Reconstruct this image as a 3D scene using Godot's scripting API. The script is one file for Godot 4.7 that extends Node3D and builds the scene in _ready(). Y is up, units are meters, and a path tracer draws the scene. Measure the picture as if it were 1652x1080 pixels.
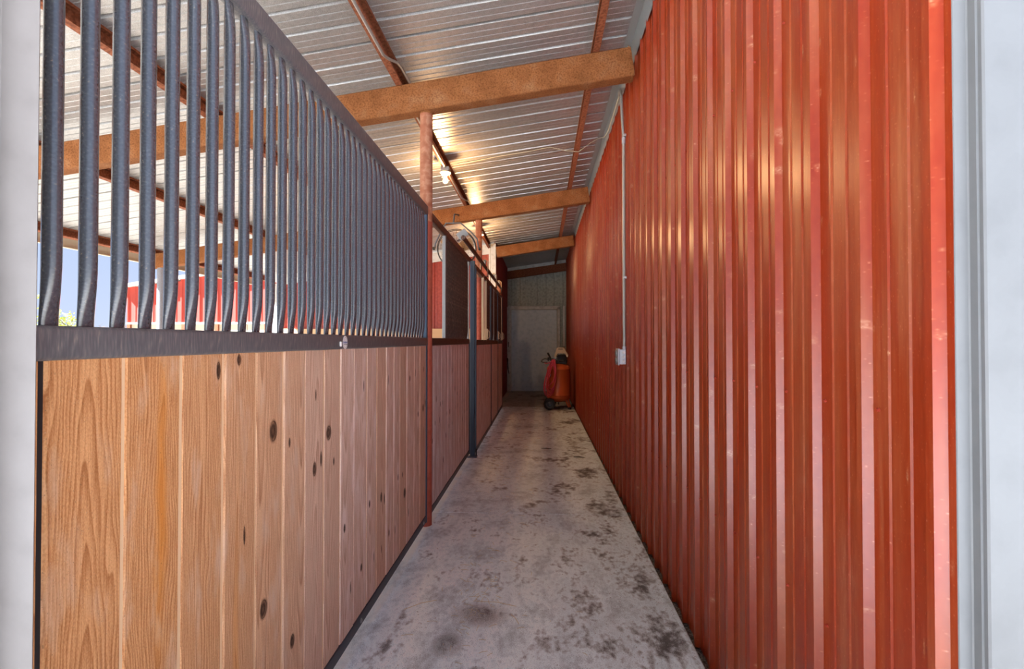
extends Node3D
# Barn aisle: red metal wall on the right, horse stall fronts on the left, lean-to roof above.
# y up, metres; the aisle runs along -z. D in the code means distance down the aisle (z = -D).

const ROOF_SLOPE := 0.14

class M:
	var v := PackedVector3Array()
	var n := PackedVector3Array()
	var t := PackedVector2Array()
	var uo := Vector3.ZERO
	var us := Vector3.ONE
	func uvof(p: Vector3, nn: Vector3) -> Vector2:
		var a := nn.abs()
		if a.x >= a.y and a.x >= a.z:
			return Vector2((uo.z - p.z) * us.z, (uo.y - p.y) * us.y)
		if a.y >= a.z:
			return Vector2((p.x - uo.x) * us.x, (uo.z - p.z) * us.z)
		return Vector2((p.x - uo.x) * us.x, (uo.y - p.y) * us.y)
	func tri(a: Vector3, b: Vector3, c: Vector3, na: Vector3, nb: Vector3, nc: Vector3, ua = null, ub = null, uc = null) -> void:
		var f := (b - a).cross(c - a)
		if ua == null:
			var g := na + nb + nc
			ua = uvof(a, g); ub = uvof(b, g); uc = uvof(c, g)
		if f.dot(na + nb + nc) > 0.0:
			v.append(a); v.append(c); v.append(b)
			n.append(na); n.append(nc); n.append(nb)
			t.append(ua); t.append(uc); t.append(ub)
		else:
			v.append(a); v.append(b); v.append(c)
			n.append(na); n.append(nb); n.append(nc)
			t.append(ua); t.append(ub); t.append(uc)
	func quad(a: Vector3, b: Vector3, c: Vector3, d: Vector3, nn: Vector3) -> void:
		tri(a, b, c, nn, nn, nn)
		tri(a, c, d, nn, nn, nn)
	func box(c: Vector3, s: Vector3, ch := 0.002, xf := Transform3D.IDENTITY) -> void:
		var h := s * 0.5
		ch = minf(ch, minf(h.x, minf(h.y, h.z)) * 0.9)
		var ax := [Vector3.RIGHT, Vector3.UP, Vector3.BACK]
		for i in 3:
			var j := (i + 1) % 3
			var k := (i + 2) % 3
			for sg in [-1.0, 1.0]:
				var o: Vector3 = c + ax[i] * h[i] * sg
				var p: Vector3 = ax[j] * (h[j] - ch)
				var q: Vector3 = ax[k] * (h[k] - ch)
				quad(xf * (o - p - q), xf * (o + p - q), xf * (o + p + q), xf * (o - p + q), xf.basis * (ax[i] * sg))
		if ch <= 0.0:
			return
		for i in 3:
			var j := (i + 1) % 3
			var k := (i + 2) % 3
			for sj in [-1.0, 1.0]:
				for sk in [-1.0, 1.0]:
					var e: Vector3 = ax[i] * (h[i] - ch)
					var p1: Vector3 = c + ax[j] * sj * h[j] + ax[k] * sk * (h[k] - ch)
					var p2: Vector3 = c + ax[j] * sj * (h[j] - ch) + ax[k] * sk * h[k]
					quad(xf * (p1 - e), xf * (p1 + e), xf * (p2 + e), xf * (p2 - e), (xf.basis * (ax[j] * sj + ax[k] * sk)).normalized())
		for sx in [-1.0, 1.0]:
			for sy in [-1.0, 1.0]:
				for sz in [-1.0, 1.0]:
					var a := c + Vector3(sx * h.x, sy * (h.y - ch), sz * (h.z - ch))
					var b := c + Vector3(sx * (h.x - ch), sy * h.y, sz * (h.z - ch))
					var d := c + Vector3(sx * (h.x - ch), sy * (h.y - ch), sz * h.z)
					var nn := (xf.basis * Vector3(sx, sy, sz)).normalized()
					tri(xf * a, xf * b, xf * d, nn, nn, nn)
	func loft(rings: Array, caps := true, closed := true) -> void:
		var m: int = rings[0].size()
		var nr := rings.size()
		var cen := []
		for r in rings:
			var s := Vector3.ZERO
			for p in r:
				s += p
			cen.append(s / m)
		var nor := []
		for i in nr:
			var row := []
			var up: Array = rings[mini(i + 1, nr - 1)]
			var dn: Array = rings[maxi(i - 1, 0)]
			for j in m:
				var jn: int = (j + 1) % m if closed else mini(j + 1, m - 1)
				var jp: int = (j + m - 1) % m if closed else maxi(j - 1, 0)
				var g: Vector3 = (rings[i][jn] - rings[i][jp]).cross(up[j] - dn[j])
				if g.length() < 1e-12:
					g = rings[i][j] - cen[i]
				if closed and g.dot(rings[i][j] - cen[i]) < 0.0:
					g = -g
				row.append(g.normalized())
			nor.append(row)
		for i in nr - 1:
			for j in (m if closed else m - 1):
				var k := (j + 1) % m
				tri(rings[i][j], rings[i][k], rings[i + 1][k], nor[i][j], nor[i][k], nor[i + 1][k])
				tri(rings[i][j], rings[i + 1][k], rings[i + 1][j], nor[i][j], nor[i + 1][k], nor[i + 1][j])
		if caps:
			for e in [0, nr - 1]:
				var other: Vector3 = cen[1] if e == 0 else cen[nr - 2]
				var nn: Vector3 = (cen[e] - other).normalized()
				for j in m:
					tri(cen[e], rings[e][j], rings[e][(j + 1) % m], nn, nn, nn)
	func tube(pts: Array, r, seg := 10, caps := true, shut := false) -> void:
		var rings := []
		var np := pts.size()
		var side := Vector3.ZERO
		for i in np:
			var a: Vector3 = pts[(i - 1 + np) % np] if shut else pts[maxi(i - 1, 0)]
			var b: Vector3 = pts[(i + 1) % np] if shut else pts[mini(i + 1, np - 1)]
			var d := (b - a).normalized()
			if side == Vector3.ZERO:
				side = d.cross(Vector3.UP if absf(d.y) < 0.9 else Vector3.RIGHT).normalized()
			side = (side - d * side.dot(d)).normalized()
			var w := d.cross(side)
			var rr: float = r[i] if r is Array else r
			var ring := []
			for j in seg:
				var an := TAU * j / seg
				ring.append(pts[i] + (side * cos(an) + w * sin(an)) * rr)
			rings.append(ring)
		if shut:
			rings.append(rings[0])
			loft(rings, false)
		else:
			loft(rings, caps)
	func lathe(prof: Array, seg := 32, xf := Transform3D.IDENTITY) -> void:
		for i in prof.size() - 1:
			var a: Vector2 = prof[i]
			var b: Vector2 = prof[i + 1]
			var d := (b - a).normalized()
			var na := Vector2(d.y, -d.x)
			var n0 := na
			var n1 := na
			if i > 0:
				var e := (a - (prof[i - 1] as Vector2)).normalized()
				if e.dot(d) > 0.6:
					n0 = (na + Vector2(e.y, -e.x)).normalized()
			if i + 2 < prof.size():
				var e := ((prof[i + 2] as Vector2) - b).normalized()
				if e.dot(d) > 0.6:
					n1 = (na + Vector2(e.y, -e.x)).normalized()
			for j in seg:
				var c0 := cos(TAU * j / seg)
				var s0 := sin(TAU * j / seg)
				var c1 := cos(TAU * (j + 1) / seg)
				var s1 := sin(TAU * (j + 1) / seg)
				var p00 := xf * Vector3(a.x * c0, a.y, a.x * s0)
				var p01 := xf * Vector3(a.x * c1, a.y, a.x * s1)
				var p10 := xf * Vector3(b.x * c0, b.y, b.x * s0)
				var p11 := xf * Vector3(b.x * c1, b.y, b.x * s1)
				var m00 := xf.basis * Vector3(n0.x * c0, n0.y, n0.x * s0)
				var m01 := xf.basis * Vector3(n0.x * c1, n0.y, n0.x * s1)
				var m10 := xf.basis * Vector3(n1.x * c0, n1.y, n1.x * s0)
				var m11 := xf.basis * Vector3(n1.x * c1, n1.y, n1.x * s1)
				tri(p00, p01, p11, m00, m01, m11)
				tri(p00, p11, p10, m00, m11, m10)
	func prism(poly: PackedVector2Array, o: Vector3, ax: Vector3, ay: Vector3, az: Vector3, smooth := false, uvn := Vector2.ZERO) -> void:
		# extrudes a 2D outline (in axes ax, ay from o) along az; uvn: x is the outline span that u runs over
		var m := poly.size()
		var area := 0.0
		for i in m:
			area += poly[i].cross(poly[(i + 1) % m])
		var sg := 1.0 if area > 0.0 else -1.0
		var en := []
		for i in m:
			var d := (poly[(i + 1) % m] - poly[i]).normalized()
			en.append(Vector2(d.y, -d.x) * sg)
		for i in m:
			var k := (i + 1) % m
			var a := o + ax * poly[i].x + ay * poly[i].y
			var b := o + ax * poly[k].x + ay * poly[k].y
			var e0: Vector2 = en[i]
			var e1: Vector2 = en[i]
			if smooth:
				var ep: Vector2 = en[(i + m - 1) % m]
				var ex: Vector2 = en[k]
				if ep.dot(en[i]) > 0.5:
					e0 = (ep + en[i]).normalized()
				if ex.dot(en[i]) > 0.5:
					e1 = (ex + en[i]).normalized()
			var n0 := (ax * e0.x + ay * e0.y).normalized()
			var n1 := (ax * e1.x + ay * e1.y).normalized()
			if uvn != Vector2.ZERO:
				var u0 := (poly[i].x - uvn.y) / uvn.x
				var u1 := (poly[k].x - uvn.y) / uvn.x
				tri(a, b, b + az, n0, n1, n1, Vector2(u0, 1), Vector2(u1, 1), Vector2(u1, 0))
				tri(a, b + az, a + az, n0, n1, n0, Vector2(u0, 1), Vector2(u1, 0), Vector2(u0, 0))
			else:
				tri(a, b, b + az, n0, n1, n1)
				tri(a, b + az, a + az, n0, n1, n0)
		var idx := Geometry2D.triangulate_polygon(poly)
		var zn := az.normalized()
		for q in range(0, idx.size(), 3):
			var a := o + ax * poly[idx[q]].x + ay * poly[idx[q]].y
			var b := o + ax * poly[idx[q + 1]].x + ay * poly[idx[q + 1]].y
			var c := o + ax * poly[idx[q + 2]].x + ay * poly[idx[q + 2]].y
			tri(a, b, c, -zn, -zn, -zn)
			tri(a + az, b + az, c + az, zn, zn, zn)
	func arrays() -> Array:
		var a := []
		a.resize(Mesh.ARRAY_MAX)
		a[Mesh.ARRAY_VERTEX] = v
		a[Mesh.ARRAY_NORMAL] = n
		a[Mesh.ARRAY_TEX_UV] = t
		return a

var mats := {}
var rng := RandomNumberGenerator.new()

# ---------------------------------------------------------------- helpers
func mesh(m: M, mat: Material) -> ArrayMesh:
	var am := ArrayMesh.new()
	am.add_surface_from_arrays(Mesh.PRIMITIVE_TRIANGLES, m.arrays())
	am.surface_set_material(0, mat)
	return am

func mesh2(m: M, mat: Material, m2: M, mat2: Material) -> ArrayMesh:
	var am := mesh(m, mat)
	am.add_surface_from_arrays(Mesh.PRIMITIVE_TRIANGLES, m2.arrays())
	am.surface_set_material(1, mat2)
	return am

func thing(called: String, label: String, category: String, at := Vector3.ZERO, group := "") -> Node3D:
	var o := Node3D.new()
	o.name = called
	o.position = at
	add_child(o, true)
	o.set_meta("label", label)
	o.set_meta("category", category)
	if group:
		o.set_meta("group", group)
	return o

func put(parent: Node, called: String, me: Mesh, at := Vector3.ZERO) -> MeshInstance3D:
	var o := MeshInstance3D.new()
	o.name = called
	o.mesh = me
	o.position = at
	o.cast_shadow = GeometryInstance3D.SHADOW_CASTING_SETTING_ON
	parent.add_child(o, true)
	return o

func structure(called: String, label: String, category: String, me: Mesh = null) -> Node3D:
	var o: Node3D = MeshInstance3D.new() if me else Node3D.new()
	o.name = called
	if me:
		(o as MeshInstance3D).mesh = me
	add_child(o, true)
	o.set_meta("kind", "structure")
	o.set_meta("label", label)
	o.set_meta("category", category)
	return o

func solo(called: String, label: String, category: String, me: Mesh, group := "") -> MeshInstance3D:
	var o := put(self, called, me)
	o.set_meta("label", label)
	o.set_meta("category", category)
	if group:
		o.set_meta("group", group)
	return o

func P(x: float, y: float, d: float) -> Vector3:
	return Vector3(x, y, -d)

func beam_top(x: float) -> float:
	return 3.34 + ROOF_SLOPE * (x - 0.62)

func roof_y(x: float) -> float:
	return beam_top(x) + 0.10

func rounded(w: float, h: float, r: float, seg := 4) -> PackedVector2Array:
	var p := PackedVector2Array()
	var cs := [Vector2(w / 2 - r, h / 2 - r), Vector2(-w / 2 + r, h / 2 - r), Vector2(-w / 2 + r, -h / 2 + r), Vector2(w / 2 - r, -h / 2 + r)]
	for k in 4:
		for i in seg + 1:
			var a := PI / 2 * (k + float(i) / seg)
			p.append(cs[k] + Vector2(cos(a), sin(a)) * r)
	return p

# ---------------------------------------------------------------- textures
func noise_bytes(sd: int, w: int, h: int, fw: int, fh: int, freq: float, oct := 4, type := FastNoiseLite.TYPE_SIMPLEX_SMOOTH) -> PackedByteArray:
	# noise made at fw x fh and stretched to w x h
	var f := FastNoiseLite.new()
	f.seed = sd
	f.noise_type = type
	f.frequency = freq
	f.fractal_octaves = oct
	f.fractal_gain = 0.55
	var im := f.get_image(fw, fh, false, false, true)
	im.convert(Image.FORMAT_L8)
	if fw != w or fh != h:
		im.resize(w, h, Image.INTERPOLATE_CUBIC)
	return im.get_data()

func tex_from(bytes: PackedByteArray, w: int, h: int) -> ImageTexture:
	return ImageTexture.create_from_image(Image.create_from_data(w, h, false, Image.FORMAT_RGB8, bytes))

func ramp_tex(sd: int, freq: float, cols: Array, offs: Array, size := 512, oct := 5, type := FastNoiseLite.TYPE_SIMPLEX_SMOOTH) -> NoiseTexture2D:
	var t := NoiseTexture2D.new()
	t.width = size
	t.height = size
	t.seamless = true
	var f := FastNoiseLite.new()
	f.seed = sd
	f.noise_type = type
	f.frequency = freq
	f.fractal_octaves = oct
	t.noise = f
	var g := Gradient.new()
	g.offsets = PackedFloat32Array(offs)
	g.colors = PackedColorArray(cols)
	t.color_ramp = g
	return t

func C(r: float, g: float, b: float) -> Color:
	return Color(r / 255.0, g / 255.0, b / 255.0)

func tri_mat(called: String, tex: Texture2D, scale: float, rough: float, metal := 0.0, spec := 0.5) -> StandardMaterial3D:
	var m := StandardMaterial3D.new()
	m.resource_name = called
	m.albedo_texture = tex
	m.uv1_triplanar = true
	m.uv1_world_triplanar = true
	m.uv1_scale = Vector3.ONE * scale
	m.roughness = rough
	m.metallic = metal
	m.metallic_specular = spec
	mats[called] = m
	return m

func flat_mat(called: String, c: Color, rough: float, metal := 0.0, spec := 0.5) -> StandardMaterial3D:
	var m := StandardMaterial3D.new()
	m.resource_name = called
	m.albedo_color = c
	m.roughness = rough
	m.metallic = metal
	m.metallic_specular = spec
	mats[called] = m
	return m

func wood_tex(sd: int, light: Color, dark: Color, heart: Color, dusty: Color, dust: float, knots: Array, d0: float, slope: float, cx: float) -> ImageTexture:
	var w := 176
	var h := 1024
	var warp := noise_bytes(sd, w, h, 44, 64, 0.03, 3)
	var fine := noise_bytes(sd + 1, w, h, w, 40, 0.22, 3)
	var dst := noise_bytes(sd + 2, w, h, 88, 170, 0.02, 5)
	var speck := noise_bytes(sd + 3, w, h, w, 512, 0.35, 2)
	var out := PackedByteArray()
	out.resize(w * h * 3)
	var i := 0
	var o := 0
	for y in h:
		var fy := float(y) / h
		var dd := d0 + slope * fy
		for x in w:
			var fx := float(x) / w
			var wv := warp[i] / 255.0 - 0.5
			var u := fx - cx + wv * 0.16
			var px := 0.0
			var kn := 0.0
			for k in knots:
				var ex: float = (fx - k[0]) / k[2]
				var ey: float = (fy - k[1]) / k[3]
				var e := ex * ex + ey * ey
				if e < 9.0:
					px += (0.10 if ex > 0.0 else -0.10) * exp(-e * 0.5)
					if e < 1.0:
						kn = maxf(kn, clampf(0.78 + 0.2 * sin(e * 7.0 + ex * 2.0) + (fine[i] / 255.0 - 0.5) * 0.8, 0.2, 1.0))
					elif e < 1.6:
						kn = maxf(kn, (1.6 - e) * 0.6)
			u -= px
			var r := sqrt(u * u + dd * dd * 0.12 + 0.0004) * 25.0
			var fr := r - floorf(r)
			var late := fr * fr
			if fr > 0.93:
				late *= (1.0 - fr) / 0.07
			var f := (fine[i] + speck[i]) / 510.0 - 0.5
			var core := clampf(1.0 - r / 3.4, 0.0, 1.0)
			var c := light.lerp(dark, clampf(late * 0.62 + f * 1.15 + 0.14, 0.0, 1.0))
			c = c.lerp(heart, core * 0.85)
			var du := clampf((dst[i] / 255.0 - 0.5) * 2.4 + dust - 0.35, 0.0, 1.0) * 0.75
			c = c.lerp(dusty, du)
			if kn > 0.0:
				c = c.lerp(Color(0.17, 0.09, 0.045), kn * 0.9)
			var s := speck[i]
			if s > 215:
				c = c.lerp(Color(0.86, 0.78, 0.7), 0.35)
			elif s < 42:
				c = c.darkened(0.28)
			out[o] = int(clampf(c.r, 0, 1) * 255)
			out[o + 1] = int(clampf(c.g, 0, 1) * 255)
			out[o + 2] = int(clampf(c.b, 0, 1) * 255)
			i += 1
			o += 3
	return tex_from(out, w, h)

func red_tex(sd: int, chalk: int, marks: int) -> ImageTexture:
	# one siding sheet: 0.8 m wide, 3.4 m tall; paint with dust film, speckles and chalky rub marks on the ribs
	var w := 512
	var h := 1536
	var film := noise_bytes(sd, w, h, 256, 96, 0.03, 5)
	var streak := noise_bytes(sd + 1, w, h, 512, 24, 0.12, 3)
	var speck := noise_bytes(sd + 2, w, h, w, h, 0.28, 2)
	var fine := noise_bytes(sd + 3, w, h, w, 384, 0.16, 3)
	var out := PackedByteArray()
	out.resize(w * h * 3)
	var o := 0
	var i := 0
	for y in h:
		for x in w:
			var f := film[i] / 255.0
			var s := streak[i] / 255.0
			var k := clampf((f - 0.5) * 0.9 + (s - 0.5) * 0.36, -0.15, 0.4)
			var r := 152.0 + 22.0 * k
			var g := 58.0 + 60.0 * k
			var b := 25.0 + 56.0 * k
			var d := (fine[i] / 255.0 - 0.5) * 14.0
			var sp := speck[i]
			if sp > 206:
				var q := minf((sp - 206) / 26.0, 1.0) * 0.62
				r += (222.0 - r) * q
				g += (160.0 - g) * q
				b += (135.0 - b) * q
			out[o] = int(clampf(r + d, 0, 255))
			out[o + 1] = int(clampf(g + d, 0, 255))
			out[o + 2] = int(clampf(b + d, 0, 255))
			i += 1
			o += 3
	var rg := RandomNumberGenerator.new()
	rg.seed = sd
	for q in chalk:
		var rib := rg.randi_range(0, 3)
		var cx := int((0.036 + 0.25 * rib + rg.randf_range(-0.008, 0.012)) * w)
		var cy := int(rg.randf_range(0.02, 0.98) * h)
		var ra := rg.randf_range(1.6, 6.0)
		var ry := ra * rg.randf_range(0.8, 2.0)
		var al := rg.randf_range(0.3, 0.75)
		blotch(out, w, h, cx, cy, ra, ry, al, Color(0.86, 0.74, 0.64), rg, speck)
	for q in marks:
		blotch(out, w, h, rg.randi_range(0, w - 1), rg.randi_range(0, h - 1), rg.randf_range(1.5, 4.5), rg.randf_range(3.0, 12.0), rg.randf_range(0.5, 0.9), Color(0.9, 0.8, 0.66), rg, speck)
	for q in 5:
		blotch(out, w, h, rg.randi_range(0, w - 1), rg.randi_range(0, h - 1), rg.randf_range(10, 26), rg.randf_range(40, 150), 0.3, Color(0.72, 0.56, 0.5), rg, fine)
	return tex_from(out, w, h)

func blotch(out: PackedByteArray, w: int, h: int, cx: int, cy: int, ra: float, ry: float, al: float, c: Color, rg: RandomNumberGenerator, nz: PackedByteArray) -> void:
	for y in range(maxi(0, int(cy - ry)), mini(h, int(cy + ry) + 1)):
		for x in range(maxi(0, int(cx - ra)), mini(w, int(cx + ra) + 1)):
			var e := Vector2((x - cx) / ra, (y - cy) / ry).length()
			if e < 1.0:
				var q := al * clampf((1.0 - e) * 1.6, 0, 1) * clampf(nz[y * w + x] / 255.0 * 1.6 - 0.1, 0.3, 1) * sqrt(rg.randf())
				var o := (y * w + x) * 3
				out[o] = int(lerpf(out[o], c.r * 255, q))
				out[o + 1] = int(lerpf(out[o + 1], c.g * 255, q))
				out[o + 2] = int(lerpf(out[o + 2], c.b * 255, q))

func floor_tex(sd: int, w: int, h: int, dirt: float, near: bool) -> ImageTexture:
	# u runs from x = -0.92 to 0.655 (left to right), v from the far end to the near end of one 3.25 m slab
	var big := noise_bytes(sd, w, h, w / 4, h / 4, 0.018, 5)
	var mid := noise_bytes(sd + 1, w, h, w / 2, h / 2, 0.016, 6, FastNoiseLite.TYPE_PERLIN)
	var sml := noise_bytes(sd + 2, w, h, w, h, 0.05, 6, FastNoiseLite.TYPE_PERLIN)
	var dot := noise_bytes(sd + 3, w, h, w, h, 0.3, 2)
	var swp := noise_bytes(sd + 4, w, h, w / 2, h / 16, 0.03, 4)
	var out := PackedByteArray()
	out.resize(w * h * 3)
	var i := 0
	var o := 0
	for y in h:
		var fy := float(y) / h
		for x in w:
			var fx := float(x) / w
			var b := big[i] / 255.0
			var m := mid[i] / 255.0
			var s := sml[i] / 255.0
			var k := 1.0 + (b - 0.5) * 0.14 + (m - 0.5) * 0.36 + (s - 0.5) * 0.26 + (swp[i] / 255.0 - 0.5) * 0.06 + (dot[i] - 128.0) * 0.0012
			var r := 232.0 * k
			var g := 246.0 * k
			var bl := 250.0 * k
			# dark spots of trodden dirt, densest along the right side
			var right := clampf((fx - 0.45) * 2.6, 0.0, 1.0)
			if right > 0.0:
				right *= 0.5 + 0.5 * minf(1.0, b * 1.6)
			var th := 0.62 - dirt * 0.07 - right * 0.10 - (b - 0.5) * 0.22
			var q := clampf((s * 0.36 + m * 0.44 + dot[i] * 0.00078 - th) * 4.2, 0.0, 1.0)
			q *= 0.72 + 0.1 * right
			r += (70.0 - r) * q
			g += (62.0 - g) * q
			bl += (58.0 - bl) * q
			if dot[i] > 200:
				var e := minf((dot[i] - 200) / 30.0, 1.0) * (0.3 + 0.35 * right)
				r += (222.0 - r) * e
				g += (214.0 - g) * e
				bl += (210.0 - bl) * e
			elif dot[i] < 50:
				var e := minf((50 - dot[i]) / 25.0, 1.0) * 0.45
				r += (60.0 - r) * e
				g += (54.0 - g) * e
				bl += (50.0 - bl) * e
			# light through the gap under the stall fronts, painted as a pale edge
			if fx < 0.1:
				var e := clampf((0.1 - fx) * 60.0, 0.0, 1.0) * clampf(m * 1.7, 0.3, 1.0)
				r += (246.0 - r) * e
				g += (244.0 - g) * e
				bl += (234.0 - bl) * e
			out[o] = int(clampf(r, 0, 255))
			out[o + 1] = int(clampf(g, 0, 255))
			out[o + 2] = int(clampf(bl, 0, 255))
			i += 1
			o += 3
	if near:
		# swept arcs and a brushed dirt patch
		var rg := RandomNumberGenerator.new()
		rg.seed = sd
		for arc in [[0.62, 0.47, 0.40, 0.2, 3.4, 3], [0.62, 0.47, 0.34, 1.0, 2.6, 2], [0.64, 0.45, 0.45, -0.9, 1.0, 3], [0.55, 0.3, 0.5, 0.4, 1.5, 3], [0.6, 0.62, 0.3, 3.0, 5.4, 2], [0.3, 0.2, 0.5, -0.2, 0.9, 3]]:
			var n := 1400
			for q in n:
				var a: float = lerpf(arc[3], arc[4], float(q) / n)
				var px: float = (arc[0] + cos(a) * arc[2] / 1.575 * 1.0) * w
				var py: float = (arc[1] + sin(a) * arc[2] / 3.25) * h
				for e in int(arc[5]):
					var ix := int(px + rg.randfn(0, 6))
					var iy := int(py + rg.randfn(0, 6))
					if ix >= 0 and iy >= 0 and ix < w and iy < h:
						var oo := (iy * w + ix) * 3
						for ch in 3:
							out[oo + ch] = int(out[oo + ch] * 0.93)
		blotch(out, w, h, int(0.40 * w), int(0.40 * h), w * 0.10, h * 0.035, 0.65, Color(0.33, 0.27, 0.24), rg, big)
		blotch(out, w, h, int(0.33 * w), int(0.47 * h), w * 0.05, h * 0.03, 0.7, Color(0.25, 0.22, 0.2), rg, sml)
		blotch(out, w, h, int(0.40 * w), int(0.62 * h), w * 0.10, h * 0.08, 0.6, Color(0.3, 0.26, 0.23), rg, sml)
	return tex_from(out, w, h)

func make_materials() -> void:
	var rust := tri_mat("rust", ramp_tex(11, 0.012, [C(138, 86, 48), C(150, 96, 56), C(158, 102, 60), C(158, 106, 68), C(176, 128, 90)], [0.05, 0.4, 0.55, 0.72, 1.0], 512, 8), 0.7, 0.85, 0.0, 0.3)
	rust.detail_enabled = true
	rust.detail_blend_mode = BaseMaterial3D.BLEND_MODE_MUL
	rust.detail_albedo = ramp_tex(12, 0.18, [C(190, 180, 170), C(240, 235, 228), C(255, 255, 255)], [0.15, 0.45, 0.8], 512, 3)
	tri_mat("purlin", ramp_tex(13, 0.03, [C(116, 64, 42), C(146, 86, 58), C(166, 104, 76)], [0.2, 0.5, 0.85], 512, 5), 2.0, 0.8, 0.0, 0.3)
	tri_mat("post", ramp_tex(14, 0.012, [C(158, 96, 70), C(174, 112, 84), C(190, 136, 108), C(176, 118, 86)], [0.15, 0.45, 0.6, 0.9], 512, 7), 1.8, 0.75, 0.0, 0.35)
	tri_mat("post_red", ramp_tex(15, 0.03, [C(158, 74, 56), C(176, 88, 68), C(184, 98, 78)], [0.2, 0.5, 0.9], 256, 4), 2.0, 0.6, 0.0, 0.4)
	tri_mat("column", ramp_tex(16, 0.12, [C(104, 66, 42), C(138, 138, 144), C(150, 150, 157)], [0.22, 0.34, 0.9], 256, 3), 3.0, 0.6)
	tri_mat("bar", ramp_tex(17, 0.09, [C(60, 62, 67), C(67, 70, 76), C(76, 78, 84), C(140, 118, 96)], [0.2, 0.5, 0.77, 0.9], 512, 4), 3.2, 0.27, 0.0, 0.55)
	tri_mat("rail", ramp_tex(18, 0.05, [C(76, 75, 78), C(90, 87, 89), C(108, 103, 100), C(160, 142, 126)], [0.2, 0.5, 0.75, 0.93], 512, 5), 2.4, 0.55)
	tri_mat("bar_old", ramp_tex(19, 0.05, [C(48, 40, 38), C(66, 54, 48), C(92, 76, 64), C(165, 135, 105)], [0.2, 0.5, 0.74, 0.9], 512, 5), 2.4, 0.5)
	tri_mat("track", ramp_tex(20, 0.05, [C(70, 52, 44), C(104, 76, 62), C(150, 112, 90)], [0.25, 0.5, 0.85], 256, 4), 4.0, 0.5, 0.3)
	flat_mat("blue_steel", C(58, 76, 96), 0.45)
	flat_mat("tube_grey", C(150, 150, 148), 0.5, 0.3)
	flat_mat("tube_tan", C(190, 165, 135), 0.6)
	flat_mat("bottom_rail", C(48, 50, 58), 0.45)
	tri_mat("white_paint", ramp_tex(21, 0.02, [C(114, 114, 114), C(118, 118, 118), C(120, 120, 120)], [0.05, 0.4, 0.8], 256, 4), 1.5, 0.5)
	tri_mat("white_trim", ramp_tex(33, 0.02, [C(206, 202, 194), C(224, 221, 214), C(232, 229, 223)], [0.1, 0.4, 0.8], 256, 4), 1.5, 0.45)
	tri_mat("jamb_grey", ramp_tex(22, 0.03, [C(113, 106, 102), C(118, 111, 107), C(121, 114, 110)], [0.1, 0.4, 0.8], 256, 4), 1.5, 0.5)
	var gal := tri_mat("galvalume", ramp_tex(23, 0.035, [C(184, 183, 180), C(196, 195, 192), C(206, 205, 202)], [0.15, 0.5, 0.85], 512, 5), 1.4, 0.36, 0.48, 0.5)
	gal.detail_enabled = true
	gal.detail_blend_mode = BaseMaterial3D.BLEND_MODE_MUL
	gal.detail_albedo = ramp_tex(24, 0.3, [C(205, 200, 196), C(255, 255, 255)], [0.25, 0.6], 512, 2, FastNoiseLite.TYPE_CELLULAR)
	flat_mat("flashing", C(186, 190, 188), 0.4, 0.6)
	flat_mat("conduit", C(176, 172, 164), 0.45, 0.4)
	flat_mat("box_metal", C(200, 202, 206), 0.4, 0.5)
	flat_mat("cable", C(190, 182, 156), 0.6)
	flat_mat("porcelain", C(232, 222, 205), 0.4)
	flat_mat("black", C(26, 27, 30), 0.5)
	flat_mat("rubber", C(34, 37, 44), 0.75)
	flat_mat("hub_grey", C(72, 82, 96), 0.5)
	flat_mat("pale_wood", C(226, 188, 148), 0.85, 0.0, 0.2)
	tri_mat("dirt", ramp_tex(25, 0.03, [C(112, 102, 90), C(130, 119, 106), C(146, 134, 120)], [0.2, 0.5, 0.85], 512, 5), 0.8, 0.95, 0.0, 0.2)
	tri_mat("ground", ramp_tex(26, 0.02, [C(120, 112, 100), C(136, 127, 114), C(148, 140, 126)], [0.2, 0.5, 0.85], 512, 5), 0.3, 0.95, 0.0, 0.2)
	tri_mat("apron", ramp_tex(32, 0.03, [C(206, 206, 204), C(222, 222, 220), C(232, 232, 230)], [0.2, 0.5, 0.85], 256, 5), 0.6, 0.9, 0.0, 0.3)  # for the added apron that bounces daylight inside
	tri_mat("dark_soil", ramp_tex(27, 0.06, [C(60, 54, 50), C(98, 90, 84), C(140, 132, 126)], [0.2, 0.5, 0.85], 512, 5), 2.0, 0.95, 0.0, 0.2)
	tri_mat("red_plain", ramp_tex(28, 0.03, [C(150, 50, 32), C(166, 58, 38), C(176, 74, 54)], [0.2, 0.5, 0.9], 512, 4), 1.0, 0.4)
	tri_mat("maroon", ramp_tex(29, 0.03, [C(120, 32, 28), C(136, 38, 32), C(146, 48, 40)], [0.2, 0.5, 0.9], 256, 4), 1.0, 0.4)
	flat_mat("far_red", C(180, 66, 50), 0.7)
	flat_mat("far_tan", C(214, 200, 172), 0.7)
	tri_mat("back_siding", ramp_tex(30, 0.02, [C(158, 160, 148), C(184, 187, 174), C(196, 199, 187)], [0.15, 0.45, 0.85], 512, 5), 1.2, 0.5)
	tri_mat("door_paint", ramp_tex(31, 0.02, [C(214, 226, 232), C(226, 236, 242), C(232, 241, 246)], [0.15, 0.45, 0.85], 512, 5), 0.8, 0.5)
	flat_mat("tank", C(200, 92, 44), 0.35)
	flat_mat("beige_plastic", C(196, 178, 146), 0.5)
	flat_mat("hose", C(196, 62, 84), 0.5)
	flat_mat("fan_tan", C(150, 128, 100), 0.6)
	flat_mat("label_white", C(232, 226, 222), 0.5)
	flat_mat("label_blue", C(62, 68, 140), 0.5)
	flat_mat("label_red", C(205, 90, 76), 0.5)
	flat_mat("label_grey", C(110, 105, 104), 0.5)
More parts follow.
